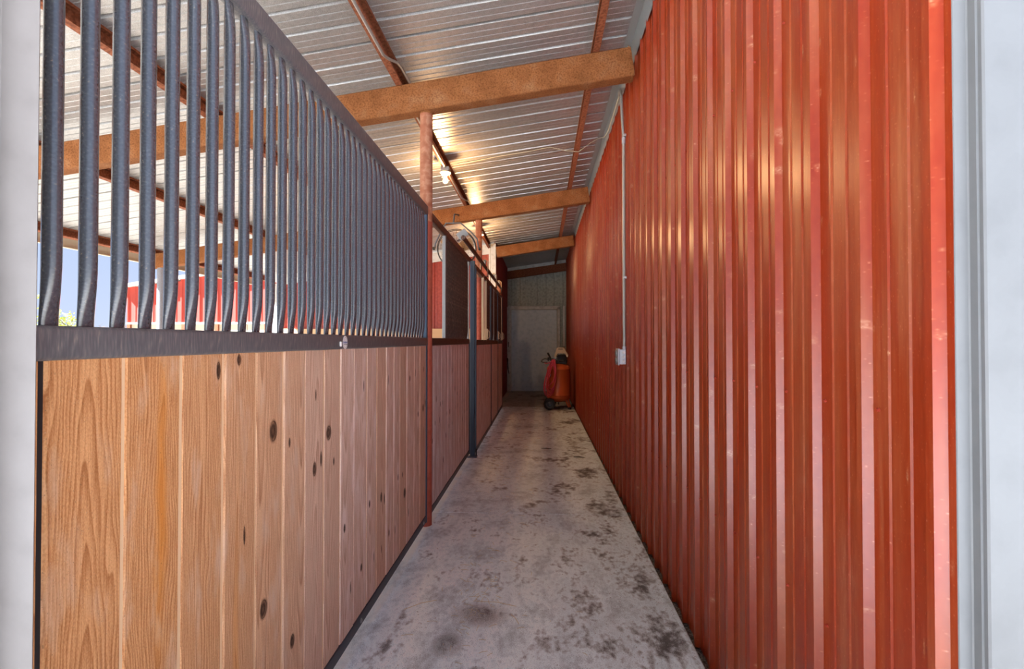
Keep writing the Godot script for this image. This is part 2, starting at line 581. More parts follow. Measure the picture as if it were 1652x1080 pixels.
	flat_mat("straw", C(214, 198, 156), 0.9)
	flat_mat("pebble", C(176, 170, 166), 0.9)
	mats.rail.uv1_scale = Vector3(5.0, 0.7, 5.0)
	mats.bar_old.uv1_scale = Vector3(4.0, 1.2, 4.0)
	for bn in ["bar", "rail"]:
		mats[bn].metallic_specular = 0.75
		mats[bn].clearcoat_enabled = true
		mats[bn].clearcoat = 0.8 if bn == "bar" else 0.3
		mats[bn].clearcoat_roughness = 0.12
	var leaf := flat_mat("leaf", C(168, 184, 78), 0.7)
	leaf.backlight_enabled = true
	leaf.backlight = Color(0.35, 0.4, 0.12)
	leaf.cull_mode = BaseMaterial3D.CULL_DISABLED
	flat_mat("bark", C(120, 104, 88), 0.9)

# ---------------------------------------------------------------- setting
func rib_profile(n: int, pitch: float, first: float, from: float, to: float, deep: float, minor: float, thick: float) -> PackedVector2Array:
	# x runs along the wall; y = 0 is the pan, y > 0 the rib crest
	var top := PackedVector2Array()
	top.append(Vector2(from, 0))
	for k in n:
		var a := first + pitch * k
		for q in [[0.0, 0.0], [0.008, deep], [0.026, deep], [0.034, 0.0], [0.084, 0.0], [0.088, minor], [0.094, minor], [0.098, 0.0], [0.144, 0.0], [0.148, minor], [0.154, minor], [0.158, 0.0]]:
			var p := Vector2(a + q[0], q[1])
			if p.x > top[top.size() - 1].x + 1e-5 and p.x < to - 1e-5:
				top.append(p)
	top.append(Vector2(to, 0))
	var poly := top.duplicate()
	for i in range(top.size() - 1, -1, -1):
		poly.append(top[i] - Vector2(0, thick))
	return poly

func build_setting() -> void:
	# floor: concrete slabs with joints between
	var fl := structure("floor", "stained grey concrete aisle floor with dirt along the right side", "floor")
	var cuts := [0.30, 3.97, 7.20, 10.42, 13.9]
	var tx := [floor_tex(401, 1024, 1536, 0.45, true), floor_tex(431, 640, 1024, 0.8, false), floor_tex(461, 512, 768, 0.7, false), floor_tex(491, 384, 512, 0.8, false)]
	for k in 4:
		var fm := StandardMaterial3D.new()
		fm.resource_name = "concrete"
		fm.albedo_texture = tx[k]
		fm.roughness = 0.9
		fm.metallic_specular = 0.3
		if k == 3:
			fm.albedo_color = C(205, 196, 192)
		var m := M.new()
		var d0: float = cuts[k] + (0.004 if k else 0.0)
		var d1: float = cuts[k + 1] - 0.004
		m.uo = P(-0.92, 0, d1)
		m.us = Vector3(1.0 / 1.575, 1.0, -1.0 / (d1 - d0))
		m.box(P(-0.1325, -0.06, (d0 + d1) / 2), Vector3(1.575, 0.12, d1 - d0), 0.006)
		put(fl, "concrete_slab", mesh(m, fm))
	var m2 := M.new()
	m2.box(P(0.69, -0.09, 7.1), Vector3(0.08, 0.1, 13.6), 0.01)
	m2.box(P(-0.13, -0.10, 7.1), Vector3(1.56, 0.07, 13.6), 0.01)
	put(fl, "gravel_edge", mesh(m2, mats.dark_soil))
	var g := M.new()
	g.box(P(-3.3, -0.11, 5.7), Vector3(4.76, 0.16, 9.2), 0.01)
	structure("floor_stall", "pale brown dirt floor of the stalls behind the bars", "dirt floor", mesh(g, mats.dirt))
	var gm := M.new()
	gm.box(Vector3(0, -0.35, 0), Vector3(260, 0.3, 260), 0.0)
	structure("ground", "sunlit pale sandy ground outside the barn", "ground", mesh(gm, mats.ground))

	var ap := M.new()
	ap.box(Vector3(1.0, -0.13, 9.9), Vector3(16.0, 0.16, 18.0), 0.02)  # added behind the camera to throw daylight into the aisle
	structure("floor_added_apron", "added unseen pale concrete apron in front of the barn, bounces daylight into the aisle", "concrete apron", mesh(ap, mats.apron))
	# right wall: red siding sheets, four ribs each
	var wr := structure("wall_right", "tall ribbed red metal wall along the right side of the aisle", "wall")
	var reds := []
	for k in 4:
		var rm := StandardMaterial3D.new()
		rm.resource_name = "red_paint"
		rm.albedo_texture = red_tex(600 + k * 20, [56, 44, 34, 30][k], [26, 18, 14, 12][k])
		rm.roughness = 0.3
		rm.metallic_specular = 0.5
		reds.append(rm)
	for k in 17:
		var d0 := 0.30 + 0.8 * k
		var d1 := minf(d0 + 0.8, 13.85)
		var prof := rib_profile(4, 0.2, d0 + 0.03, maxf(d0, 0.9145), d1, 0.019, 0.003, 0.001)
		var m := M.new()
		m.prism(prof, Vector3(0.69, -0.03, 0), Vector3(0, 0, -1), Vector3(-1, 0, 0), Vector3(0, 3.5, 0), false, Vector2(0.8, d0))
		put(wr, "siding_panel", mesh(m, reds[[0, 1, 2, 3, 2, 1, 3, 2][k % 8]]))
	var bk := M.new()
	bk.box(P(0.765, 1.75, 7.45), Vector3(0.14, 3.7, 12.9), 0.0)
	put(wr, "wall_core", mesh(bk, mats.red_plain))
	# screws along the girt lines
	var sc := M.new()
	for y in [0.62, 1.16, 2.2]:
		for k in 20:
			sc.lathe([Vector2(0.005, 0), Vector2(0.005, 0.002), Vector2(0.0035, 0.003), Vector2(0.0035, 0.006), Vector2(0, 0.006)], 6, Transform3D(Basis(Vector3(0, 0, 1), PI / 2), P(0.689, y - 0.004 * (k % 2), 1.11 + 0.2 * k)))
	var so := put(wr, "screw_heads", mesh(sc, mats.red_plain))
	so.set_meta("kind", "stuff")

	# flashing where the roof meets the wall
	var f := M.new()
	f.prism(PackedVector2Array([Vector2(0.674, 3.325), Vector2(0.677, 3.325), Vector2(0.657, 3.447), Vector2(0.600, 3.432), Vector2(0.600, 3.429), Vector2(0.654, 3.442)]), P(0, 0, -0.9), Vector3.RIGHT, Vector3.UP, Vector3(0, 0, -11.2))
	structure("trim_1", "galvanised flashing strip along the top of the red wall under the roof", "flashing", mesh(f, mats.flashing))

	# roof sheets
	var ce := structure("ceiling", "ribbed unpainted metal roof seen from below, sloping down to the left", "roof")
	var down := Vector3(-1, -ROOF_SLOPE, 0)
	var upn := Vector3(-ROOF_SLOPE, 1, 0).normalized()
	for k in 21:
		var d0 := 3.272 - 0.8175 * 5 + 0.8175 * k  # first sheets overhang the doorway unseen, added to keep the sun out
		var d1 := d0 + 0.8175
		if d1 > 14.2:
			break
		# ribs rise away from the viewer: y of the outline is measured upwards from the pan
		var prof := PackedVector2Array()
		var top := PackedVector2Array([Vector2(d0 - 0.012, 0.0)])
		for r in 4:
			var a := d0 + 0.204375 * r
			for q in [[-0.030, 0.0], [-0.022, 0.019], [-0.006, 0.019], [0.0, 0.0], [0.055, 0.0], [0.059, 0.003], [0.065, 0.003], [0.069, 0.0], [0.115, 0.0], [0.119, 0.003], [0.125, 0.003], [0.129, 0.0]]:
				var p := Vector2(a + q[0], q[1])
				if p.x > d0 - 0.01 and p.x < d1 - 0.031:
					top.append(p)
		top.append_array(PackedVector2Array([Vector2(d1 - 0.030, 0.0), Vector2(d1 - 0.022, 0.019), Vector2(d1 - 0.006, 0.019), Vector2(d1 + 0.001, 0.003)]))
		prof.append_array(top)
		for i in range(top.size() - 1, -1, -1):
			prof.append(top[i] + Vector2(0, 0.0012))
		var m := M.new()
		m.prism(prof, Vector3(0.69, roof_y(0.69), 0), Vector3(0, 0, -1), upn, down * 6.35)
		put(ce, "roof_panel", mesh(m, mats.galvalume))

	# beyond the partition: boxed room with dark red left wall and pale end wall
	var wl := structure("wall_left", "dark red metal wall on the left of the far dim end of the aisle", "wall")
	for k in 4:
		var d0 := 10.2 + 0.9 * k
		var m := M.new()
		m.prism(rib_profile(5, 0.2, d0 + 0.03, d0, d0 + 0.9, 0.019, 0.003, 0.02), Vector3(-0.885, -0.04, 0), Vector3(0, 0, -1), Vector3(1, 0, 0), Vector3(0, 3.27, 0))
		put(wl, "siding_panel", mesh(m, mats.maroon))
	var wp := structure("wall_partition", "red metal partition wall behind the stalls with white trim along the roof", "wall")
	for k in 6:
		var x0 := -5.2 + 0.72 * k
		var x1 := x0 + 0.72
		var pr := rib_profile(4, 0.18, x0 + 0.03, x0, x1, 0.019, 0.003, 0.03)
		var m := M.new()
		m.prism(pr, P(0, -0.05, 10.21), Vector3.RIGHT, Vector3.BACK, Vector3(0, roof_y(x0) - 0.02, 0))
		put(wp, "siding_panel", mesh(m, mats.red_plain))
	var tr := M.new()
	tr.prism(PackedVector2Array([Vector2(-5.25, roof_y(-5.25) - 0.02), Vector2(-0.87, roof_y(-0.87) - 0.02), Vector2(-0.87, roof_y(-0.87) - 0.21), Vector2(-5.25, roof_y(-5.25) - 0.21)]), P(0, 0, 10.185), Vector3.RIGHT, Vector3.UP, Vector3(0, 0, 0.02))
	put(wp, "rake_trim", mesh(tr, mats.white_trim))
	var ct := M.new()
	ct.prism(PackedVector2Array([Vector2(-1.005, 0.03), Vector2(-0.975, 0.03), Vector2(-0.965, 0.022), Vector2(-0.955, 0.03), Vector2(-0.868, 0.03), Vector2(-0.868, -0.12), Vector2(-0.874, -0.12), Vector2(-0.874, 0.02), Vector2(-1.005, 0.02)]), P(0, 0, 10.18), Vector3.RIGHT, Vector3.BACK, Vector3(0, 3.2, 0))
	put(wp, "corner_trim", mesh(ct, mats.white_trim))
	var ct2 := M.new()
	ct2.prism(PackedVector2Array([Vector2(-5.34, 0.03), Vector2(-5.22, 0.03), Vector2(-5.22, 0.02), Vector2(-5.33, 0.02), Vector2(-5.33, -0.1), Vector2(-5.34, -0.1)]), P(0, -0.1, 10.18), Vector3.RIGHT, Vector3.BACK, Vector3(0, 2.55, 0))
	put(wp, "corner_trim", mesh(ct2, mats.white_trim))
	var cb := M.new()
	cb.box(P(-5.27, 1.1, 12.0), Vector3(0.06, 2.6, 3.6), 0.0)
	put(wp, "side_wall", mesh(cb, mats.red_plain))
	for k in 5:
		var wb := M.new()
		wb.box(P(-3.04, 0.15 + 0.28 * k + 0.14, 10.13), Vector3(4.1, 0.272, 0.04), 0.006)
		put(wp, "board", mesh(wb, mats.pale_wood))

	var we := structure("wall_back", "pale ribbed metal end wall above the door", "wall")
	for k in 3:
		var x0 := -0.88 + 0.53 * k
		var m := M.new()
		m.prism(rib_profile(3, 0.225, -0.88 + 0.225 * ceilf((x0 + 0.88) / 0.225) + 0.1, x0, x0 + 0.53, 0.026, 0.003, 0.03), P(0, -0.05, 13.78), Vector3.RIGHT, Vector3.BACK, Vector3(0, roof_y(x0 + 0.53) + 0.08, 0))
		put(we, "siding_panel", mesh(m, mats.back_siding))
	var st := M.new()
	st.box(P(0.615, 1.7, 13.735), Vector3(0.06, 1.06, 0.03), 0.004)
	st.box(P(-0.85, 1.1, 13.735), Vector3(0.07, 2.2, 0.03), 0.004)
	put(we, "side_strip", mesh(st, mats.white_trim))
	var tt := M.new()
	tt.prism(PackedVector2Array([Vector2(-0.88, roof_y(-0.88) - 0.13), Vector2(0.66, roof_y(0.66) - 0.13), Vector2(0.66, roof_y(0.66) - 0.005), Vector2(-0.88, roof_y(-0.88) - 0.005)]), P(0, 0, 13.74), Vector3.RIGHT, Vector3.UP, Vector3(0, 0, -0.02))
	put(we, "top_trim", mesh(tt, mats.white_trim))

	# end door
	var dr := structure("door_1", "plain pale blue-grey door at the far end of the aisle", "door")
	var lf := M.new()
	lf.box(P(-0.165, 1.06, 13.73), Vector3(1.19, 2.12, 0.045), 0.006)
	put(dr, "door_leaf", mesh(lf, mats.door_paint))
	for s in [-1, 1]:
		var fm := M.new()
		fm.box(P(-0.165 + s * 0.64, 1.1, 13.715), Vector3(0.08, 2.2, 0.07), 0.008)
		put(dr, "door_frame", mesh(fm, mats.white_trim))
	var fh := M.new()
	fh.box(P(-0.165, 2.175, 13.715), Vector3(1.36, 0.09, 0.07), 0.008)
	put(dr, "door_head", mesh(fh, mats.white_trim))
	var lh := M.new()
	lh.box(P(-0.835, 1.22, 13.69), Vector3(0.02, 0.14, 0.02), 0.004)
	lh.tube([P(-0.835, 1.27, 13.69), P(-0.835, 1.27, 13.65), P(-0.835, 1.17, 13.65), P(-0.835, 1.17, 13.69)], 0.008, 8)
	put(dr, "latch", mesh(lh, mats.black))

	# front: white doorway frame and the facade to the right of it
	var jl := M.new()
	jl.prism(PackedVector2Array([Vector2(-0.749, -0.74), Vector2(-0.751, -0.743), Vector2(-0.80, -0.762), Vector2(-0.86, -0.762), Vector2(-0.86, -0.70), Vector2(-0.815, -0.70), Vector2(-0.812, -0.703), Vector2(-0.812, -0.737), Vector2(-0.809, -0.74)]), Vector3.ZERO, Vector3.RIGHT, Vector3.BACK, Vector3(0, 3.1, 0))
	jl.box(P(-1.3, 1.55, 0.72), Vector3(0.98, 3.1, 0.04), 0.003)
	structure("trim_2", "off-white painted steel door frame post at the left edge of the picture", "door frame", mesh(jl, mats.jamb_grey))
	var jr := M.new()
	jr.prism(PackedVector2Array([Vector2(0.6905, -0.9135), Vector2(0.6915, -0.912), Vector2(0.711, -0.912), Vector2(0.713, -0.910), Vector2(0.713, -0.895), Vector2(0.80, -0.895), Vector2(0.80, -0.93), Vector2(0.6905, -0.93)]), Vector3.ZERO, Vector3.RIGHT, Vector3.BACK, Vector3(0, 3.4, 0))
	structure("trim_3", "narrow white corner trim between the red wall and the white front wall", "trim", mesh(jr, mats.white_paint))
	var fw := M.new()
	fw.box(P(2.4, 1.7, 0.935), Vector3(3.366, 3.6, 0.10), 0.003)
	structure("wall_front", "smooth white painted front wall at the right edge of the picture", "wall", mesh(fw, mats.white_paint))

# ---------------------------------------------------------------- roof steel
func roof_beam(label: String, d: float, x0: float, x1: float) -> void:
	var o := thing("roof_beam", label, "roof beam", Vector3.ZERO, "rusty steel roof beams")
	var dir := Vector3(x1 - x0, ROOF_SLOPE * (x1 - x0), 0)
	var un := Vector3(-ROOF_SLOPE, 1, 0).normalized()
	# cee section: web towards the viewer, lips at the back
	var m := M.new()
	var r := PackedVector2Array()
	for q in 5:
		var a := PI / 2 + PI / 2 * q / 4.0
		r.append(Vector2(0.014 + cos(a) * 0.014, -0.014 + sin(a) * 0.014))
	for q in 5:
		var a := PI + PI / 2 * q / 4.0
		r.append(Vector2(0.014 + cos(a) * 0.014, -0.191 + sin(a) * 0.014))
	r.append_array(PackedVector2Array([Vector2(0.105, -0.205), Vector2(0.105, -0.185), Vector2(0.100, -0.185), Vector2(0.100, -0.2), Vector2(0.012, -0.2), Vector2(0.005, -0.19), Vector2(0.005, -0.015), Vector2(0.012, -0.005), Vector2(0.1, -0.005), Vector2(0.1, -0.02), Vector2(0.105, -0.02), Vector2(0.105, 0.0)]))
	m.prism(r, P(x0, beam_top(x0), d), Vector3(0, 0, -1), un, dir, true)
	put(o, "web", mesh(m, mats.rust))
	var e := M.new()
	e.box(Vector3.ZERO, Vector3(0.006, 0.212, 0.112), 0.001, Transform3D(Basis(Vector3(0, 0, 1), atan(ROOF_SLOPE)), P(x1, beam_top(x1) - 0.103, d + 0.0525)))
	put(o, "end_plate", mesh(e, mats.rust))

func purlin(label: String, x: float, flip: float, w: float, d0: float, d1: float) -> void:
	var y0 := beam_top(x)
	var poly := PackedVector2Array([Vector2(0, 0.0), Vector2(w, ROOF_SLOPE * w * flip), Vector2(w, 0.016), Vector2(w - 0.004, 0.016), Vector2(w - 0.004, 0.004), Vector2(0.004, 0.004), Vector2(0.004, 0.094), Vector2(w - 0.004, 0.094 + 0.0), Vector2(w - 0.004, 0.084), Vector2(w, 0.084), Vector2(w, 0.0985), Vector2(0, 0.0985)])
	poly[1].y = 0.0
	var m := M.new()
	m.prism(poly, P(x, y0, d0), Vector3(flip, flip * ROOF_SLOPE, 0), Vector3.UP, Vector3(0, 0, d0 - d1))
	solo("roof_purlin", label, "roof purlin", mesh(m, mats.purlin), "rusty roof purlins")

func build_roof_steel() -> void:
	roof_beam("rusty brown steel roof beam nearest the camera, carried by the first pipe post", 3.63, -5.35, 0.622)
	roof_beam("rusty brown steel roof beam above the hanging cage fan", 6.92, -5.35, 0.622)
	roof_beam("rusty brown steel roof beam at the mouth of the dim far room", 10.08, -0.866, 0.622)
	var o := M.new()
	o.prism(PackedVector2Array([Vector2(-0.87, beam_top(-0.87) - 0.01), Vector2(0.66, beam_top(0.66) - 0.01), Vector2(0.66, beam_top(0.66) - 0.21), Vector2(-0.87, beam_top(-0.87) - 0.21)]), P(0, 0, 13.6), Vector3.RIGHT, Vector3.UP, Vector3(0, 0, -0.1))
	solo("roof_beam", "dark roof beam against the pale end wall above the door", "roof beam", mesh(o, mats.purlin), "rusty steel roof beams")
	purlin("thin rusty roof purlin nearest to the red wall", 0.41, -1.0, 0.045, -0.8, 13.7)
	purlin("rusty channel purlin that carries the conduit and the light bulbs", -1.02, 1.0, 0.045, -0.8, 13.7)
	purlin("rusty channel purlin behind the bars, first to the left of the bulb line", -2.42, 1.0, 0.045, -0.8, 10.1)
	purlin("rusty channel purlin behind the bars, midway between bulb line and eave", -3.83, 1.0, 0.045, -0.8, 10.1)
	purlin("dark rusty eave purlin along the open left side, against the sky", -5.46, 1.0, 0.06, -0.8, 10.1)
	var f := M.new()
	f.prism(PackedVector2Array([Vector2(-5.60, 2.60), Vector2(-5.60, 2.40), Vector2(-5.56, 2.40), Vector2(-5.56, 2.41), Vector2(-5.59, 2.41), Vector2(-5.59, 2.60)]), P(0, 0, -0.8), Vector3.RIGHT, Vector3.UP, Vector3(0, 0, -10.9))
	structure("trim_4", "pale fascia strip under the roof edge along the open left side", "fascia", mesh(f, mats.far_tan))

	# pipe posts
	for q in [[3.695, "rust-red pipe post under the nearest beam, at the end of the first stall front", 0.0], [6.99, "rust-red pipe post under the second beam, behind the sliding door track", 0.0]]:
		var t := thing("pipe_post", q[1], "post", P(-0.815 if q[0] < 5.0 else -0.826, 0, q[0]), "rust-red pipe posts along the stall fronts")
		var top := beam_top(-0.815) - 0.205
		var m := M.new()
		m.lathe([Vector2(0.0445, 2.15), Vector2(0.0445, top + 0.012), Vector2(0, top + 0.012)], 28)
		put(t, "upper_shaft", mesh(m, mats.post))
		var m2 := M.new()
		m2.lathe([Vector2(0.0, 0), Vector2(0.0445, 0), Vector2(0.0445, 2.15)], 28)
		put(t, "lower_shaft", mesh(m2, mats.post_red))
		var wl := M.new()
		wl.lathe([Vector2(0.0445, top - 0.012), Vector2(0.052, top + 0.002), Vector2(0.05, top + 0.012)], 28)
		put(t, "weld_bead", mesh(wl, mats.rust))
	var t3 := thing("pipe_post", "short rust-red post stub at the far end of the stall fronts", "post", P(-0.805, 0, 10.12), "rust-red pipe posts along the stall fronts")
	var m3 := M.new()
	m3.lathe([Vector2(0, 0), Vector2(0.0445, 0), Vector2(0.0445, 2.44), Vector2(0.038, 2.452), Vector2(0, 2.452)], 24)
	put(t3, "shaft", mesh(m3, mats.post))

	# eave columns
	var ec := thing("eave_column", "weathered white pipe column at the open left side, seen between the bars", "column", P(-5.24, 0, 6.98))
	var m4 := M.new()
	m4.lathe([Vector2(0, -0.2), Vector2(0.055, -0.2), Vector2(0.055, beam_top(-5.24) - 0.2), Vector2(0, beam_top(-5.24) - 0.2)], 20)
	put(ec, "shaft", mesh(m4, mats.column))
	var ec2 := thing("eave_column", "weathered white pipe column at the open left side nearest the camera", "column", P(-5.24, 0, 3.69))
	put(ec2, "shaft", mesh(m4, mats.column))

# ---------------------------------------------------------------- stall fronts
var plank_mats := []
var old_lifted_mats := []
var bar_mesh: ArrayMesh
var bar_old_mesh: ArrayMesh

func make_bar(mat: Material, y0: float, y1: float) -> ArrayMesh:
	var m := M.new()
	var rings := []
	for q in [[0.0, 1.0], [0.012, 0.98], [0.026, 0.86], [0.045, 0.62], [0.065, 0.36], [0.085, 0.16], [0.105, 0.04], [0.13, 0.0], [0.4, 0.0], [0.7, 0.0], [y1 - y0 - 0.11, 0.0], [y1 - y0 - 0.08, 0.1], [y1 - y0 - 0.055, 0.35], [y1 - y0 - 0.03, 0.7], [y1 - y0, 1.0]]:
		var ring := []
		var fl: float = q[1]
		var rx := lerpf(0.0141, 0.0065, fl)
		var rz := lerpf(0.0141, 0.0172, fl)
		for j in 18:
			var a := TAU * j / 18
			ring.append(Vector3(cos(a) * rx - 0.004 * fl, y0 + q[0], sin(a) * rz))
		rings.append(ring)
	m.loft(rings, false)
	return mesh(m, mat)

func rail_mesh(d0: float, d1: float, y0: float, y1: float, x0: float, x1: float, r: float, mat: Material) -> ArrayMesh:
	var m := M.new()
	m.prism(rounded(x1 - x0, y1 - y0, r), P((x0 + x1) / 2, (y0 + y1) / 2, d0), Vector3.RIGHT, Vector3.UP, Vector3(0, 0, d0 - d1), true)
	return mesh(m, mat)

func plank(parent: Node, d0: float, d1: float, x: float, y0: float, y1: float, mat: Material, gap: float, lift := 0.0, pale: Material = null, flip := 0) -> void:
	var m := M.new()
	var c := (d0 + d1) / 2
	m.uo = P(0, y1, d0)
	m.us = Vector3(1, 1.0 / (y1 - y0), 1.0 / (d1 - d0))
	if flip % 2 == 1:
		m.uo.y = y0
		m.us.y *= -1.0
	if flip / 2 % 2 == 1:
		m.uo.z = -d1
		m.us.z *= -1.0
	m.box(P(x - 0.019 + lift, (y0 + y1) / 2, c), Vector3(0.038, y1 - y0, d1 - d0 - gap), 0.004)
	var tg := M.new()
	tg.box(P(x - 0.010, (y0 + y1) / 2, d1), Vector3(0.013, y1 - y0 - 0.002, gap + 0.006), 0.001)
	put(parent, "plank", mesh2(m, mat, tg, pale if pale else mats.pale_wood))

func wood_mat(t: Texture2D) -> StandardMaterial3D:
	var m := StandardMaterial3D.new()
	m.resource_name = "plank_wood"
	m.albedo_texture = t
	m.roughness = 0.78
	m.metallic_specular = 0.35
	return m

func build_stalls() -> void:
	var li := C(214, 156, 106)
	var dk := C(140, 80, 40)
	var ht := C(204, 122, 44)
	var du := C(206, 170, 146)
	plank_mats.append(wood_mat(wood_tex(1001, li, dk, ht, du, 0.12, [], 0.95, -0.95, 0.52)))
	plank_mats.append(wood_mat(wood_tex(1011, li, dk, ht, du, 0.10, [], -0.3, 1.1, 0.6)))
	var pale := C(238, 214, 204)  # planks pale with depth, a shift of light put into the wood colour
	var umber := C(188, 150, 134)
	plank_mats.append(wood_mat(wood_tex(1021, li.lerp(pale, 0.1), dk.lerp(umber, 0.1), ht, du, 0.16, [[0.86, 0.04, 0.05, 0.018]], 0.5, -0.2, 0.45)))
	plank_mats.append(wood_mat(wood_tex(1031, li.lerp(pale, 0.2), dk.lerp(umber, 0.2), ht, du, 0.12, [[0.42, 0.02, 0.06, 0.012], [0.62, 0.42, 0.03, 0.02]], 0.45, -0.35, 0.4)))
	plank_mats.append(wood_mat(wood_tex(1041, li.lerp(pale, 0.3), dk.lerp(umber, 0.3), ht, du, 0.32, [[0.62, 0.205, 0.13, 0.026], [0.30, 0.63, 0.12, 0.022]], 1.0, 0.4, 0.2)))
	plank_mats.append(wood_mat(wood_tex(1051, li.lerp(pale, 0.42), dk.lerp(umber, 0.4), ht, du, 0.30, [[0.25, 0.25, 0.04, 0.012], [0.42, 0.79, 0.09, 0.018]], 0.8, 0.7, 0.8)))
	plank_mats.append(wood_mat(wood_tex(1061, li.lerp(pale, 0.62), dk.lerp(umber, 0.6), ht, du, 0.40, [[0.5, 0.36, 0.09, 0.02], [0.85, 0.34, 0.05, 0.022], [0.55, 0.14, 0.03, 0.016]], 1.2, -0.6, 0.6)))
	plank_mats.append(wood_mat(wood_tex(1071, li.lerp(pale, 0.62), dk.lerp(umber, 0.6), ht, du, 0.45, [[0.28, 0.27, 0.14, 0.022], [0.6, 0.37, 0.04, 0.012]], 0.9, 0.5, 0.3)))
	for k in 2:
		plank_mats.append(wood_mat(wood_tex(1081 + k * 7, li.lerp(pale, 0.75), dk.lerp(umber, 0.7), ht.lerp(umber, 0.5), pale, 0.42 + 0.06 * k, [[0.3 + 0.3 * k, 0.62 - 0.45 * k, 0.06, 0.014], [0.75, 0.85, 0.03, 0.02]], 0.7 + 0.5 * k, 0.6 - k, 0.35 + 0.3 * k)))
	var ol := C(230, 216, 214)  # weathered wood, lifted much paler to stand in for weak light here
	var od := C(182, 158, 154)
	var ow := C(240, 236, 238)
	for k in 3:
		old_lifted_mats.append(wood_mat(wood_tex(1101 + k * 10, ol, od, C(176, 138, 124), ow, 0.56 + 0.05 * k, [[0.4, 0.2 + 0.15 * k, 0.06, 0.02], [0.7, 0.6 - 0.1 * k, 0.05, 0.016]], 0.9, 0.4 - 0.3 * k, 0.3 + 0.2 * k)))
	bar_mesh = make_bar(mats.bar, 1.318, 2.200)
	bar_old_mesh = make_bar(mats.bar_old, 1.318, 2.200)

	# first stall front
	var s := thing("stall_partition", "nearest stall front with charcoal bars above warm brown planks", "stall front", P(0, 0, 0))
	var cuts := [0.745, 0.803, 0.969, 1.131, 1.288, 1.439, 1.596, 1.747, 1.905, 2.062, 2.216, 2.386, 2.533, 2.688, 2.826, 2.952, 3.105, 3.29, 3.45, 3.632]
	var pick := [0, 0, 1, 2, 3, 4, 5, 6, 7, 8, 9, 8, 6, 9, 8, 7, 9, 8, 6]
	for k in cuts.size() - 1:
		plank(s, cuts[k], cuts[k + 1], -0.80, 0.085, 1.275, plank_mats[pick[k]], 0.0075, rng.randf_range(-0.0015, 0.0015), mats.black if k == 0 else null, [0, 0, 0, 0, 0, 0, 0, 0, 0, 0, 1, 0, 1, 3, 2, 3, 2, 3, 0][k])
	for k in 40:
		var d := 0.8235 + 0.0702 * k
		put(s, "bar", bar_mesh, P(-0.808, 0, d))
	put(s, "middle_rail", rail_mesh(0.765, 3.647, 1.268, 1.326, -0.842, -0.792, 0.009, mats.rail))
	put(s, "top_rail", rail_mesh(0.765, 3.647, 2.186, 2.258, -0.836, -0.790, 0.012, mats.rail))
	put(s, "bottom_rail", rail_mesh(0.765, 3.647, 0.037, 0.088, -0.842, -0.796, 0.005, mats.bottom_rail))
	var et := M.new()
	et.box(P(-0.812, 1.13, 3.634), Vector3(0.040, 2.19, 0.026), 0.004)
	put(s, "end_tube", mesh(et, mats.blue_steel))
	for q in [1.05, 2.3, 3.55]:
		var bo := M.new()
		bo.lathe([Vector2(0.011, 0), Vector2(0.011, 0.004), Vector2(0.006, 0.007), Vector2(0, 0.007)], 10, Transform3D(Basis(Vector3(0, 0, 1), -PI / 2), P(-0.797, 0.062, q)))
		put(s, "rivet", mesh(bo, mats.tube_grey))
	# round maker's sticker on the middle rail
	var sk := M.new()
	var xs := Transform3D(Basis(Vector3(0, 0, 1), -PI / 2), P(-0.7915, 1.2955, 2.088))
	sk.lathe([Vector2(0.0262, 0), Vector2(0.0262, 0.0006), Vector2(0, 0.0006)], 40, xs)
	var st := put(s, "sticker", mesh(sk, mats.label_white))
	st.set_meta("label", "round white sticker with blue lettering on the middle rail")
	var ring := M.new()
	ring.lathe([Vector2(0.0215, 0.0006), Vector2(0.0215, 0.0009), Vector2(0.0205, 0.0009), Vector2(0.0205, 0.0006)], 40, xs)
	put(st, "sticker_ring", mesh(ring, mats.label_grey))
	text(st, "Priefert", 0.0125, mats.label_blue, P(-0.7907, 1.2955, 2.088))
	text(st, "RANCH EQUIPMENT", 0.0032, mats.label_grey, P(-0.7907, 1.2865, 2.093))
	var rd := M.new()
	rd.lathe([Vector2(0.0016, 0.0006), Vector2(0.0016, 0.0011), Vector2(0, 0.0011)], 12, Transform3D(Basis(Vector3(0, 0, 1), -PI / 2), P(-0.7915, 1.3050, 2.081)))
	put(st, "red_dot", mesh(rd, mats.label_red))
	var tb := M.new()
	tb.box(P(-0.789, 1.289, 2.035), Vector3(0.008, 0.02, 0.014), 0.003)
	put(s, "white_tab", mesh(tb, mats.label_white))

	# second stall front
	var s2 := thing("stall_partition", "second stall front, between the rust-red post and the blue door post", "stall front")
	var dd := 3.75
	var kk := 0
	while dd < 5.80:
		var e := minf(dd + 0.152, 5.83)
		plank(s2, dd, e, -0.80, 0.085, 1.275, old_lifted_mats[kk % 3], 0.005, rng.randf_range(-0.002, 0.002), mats.bottom_rail if e > 5.82 else null, (kk * 7 / 3) % 4)
		dd = e
		kk += 1
	var e2 := M.new()
	e2.box(P(-0.812, 0.66, 5.853), Vector3(0.040, 1.25, 0.026), 0.004)
	put(s2, "end_tube", mesh(e2, mats.bottom_rail))
	put(s2, "middle_rail", rail_mesh(3.745, 5.84, 1.268, 1.326, -0.842, -0.792, 0.009, mats.bar_old))
	put(s2, "bottom_rail", rail_mesh(3.745, 5.84, 0.037, 0.088, -0.842, -0.796, 0.005, mats.bottom_rail))
	put(s2, "top_rail", rail_mesh(7.05, 10.06, 2.186, 2.250, -0.836, -0.790, 0.012, mats.track))
	put(s2, "top_rail", rail_mesh(3.745, 6.93, 2.186, 2.250, -0.836, -0.790, 0.012, mats.track))
	for k in 21:
		put(s2, "bar", bar_old_mesh, P(-0.808, 0, 4.40 + 0.0655 * k))
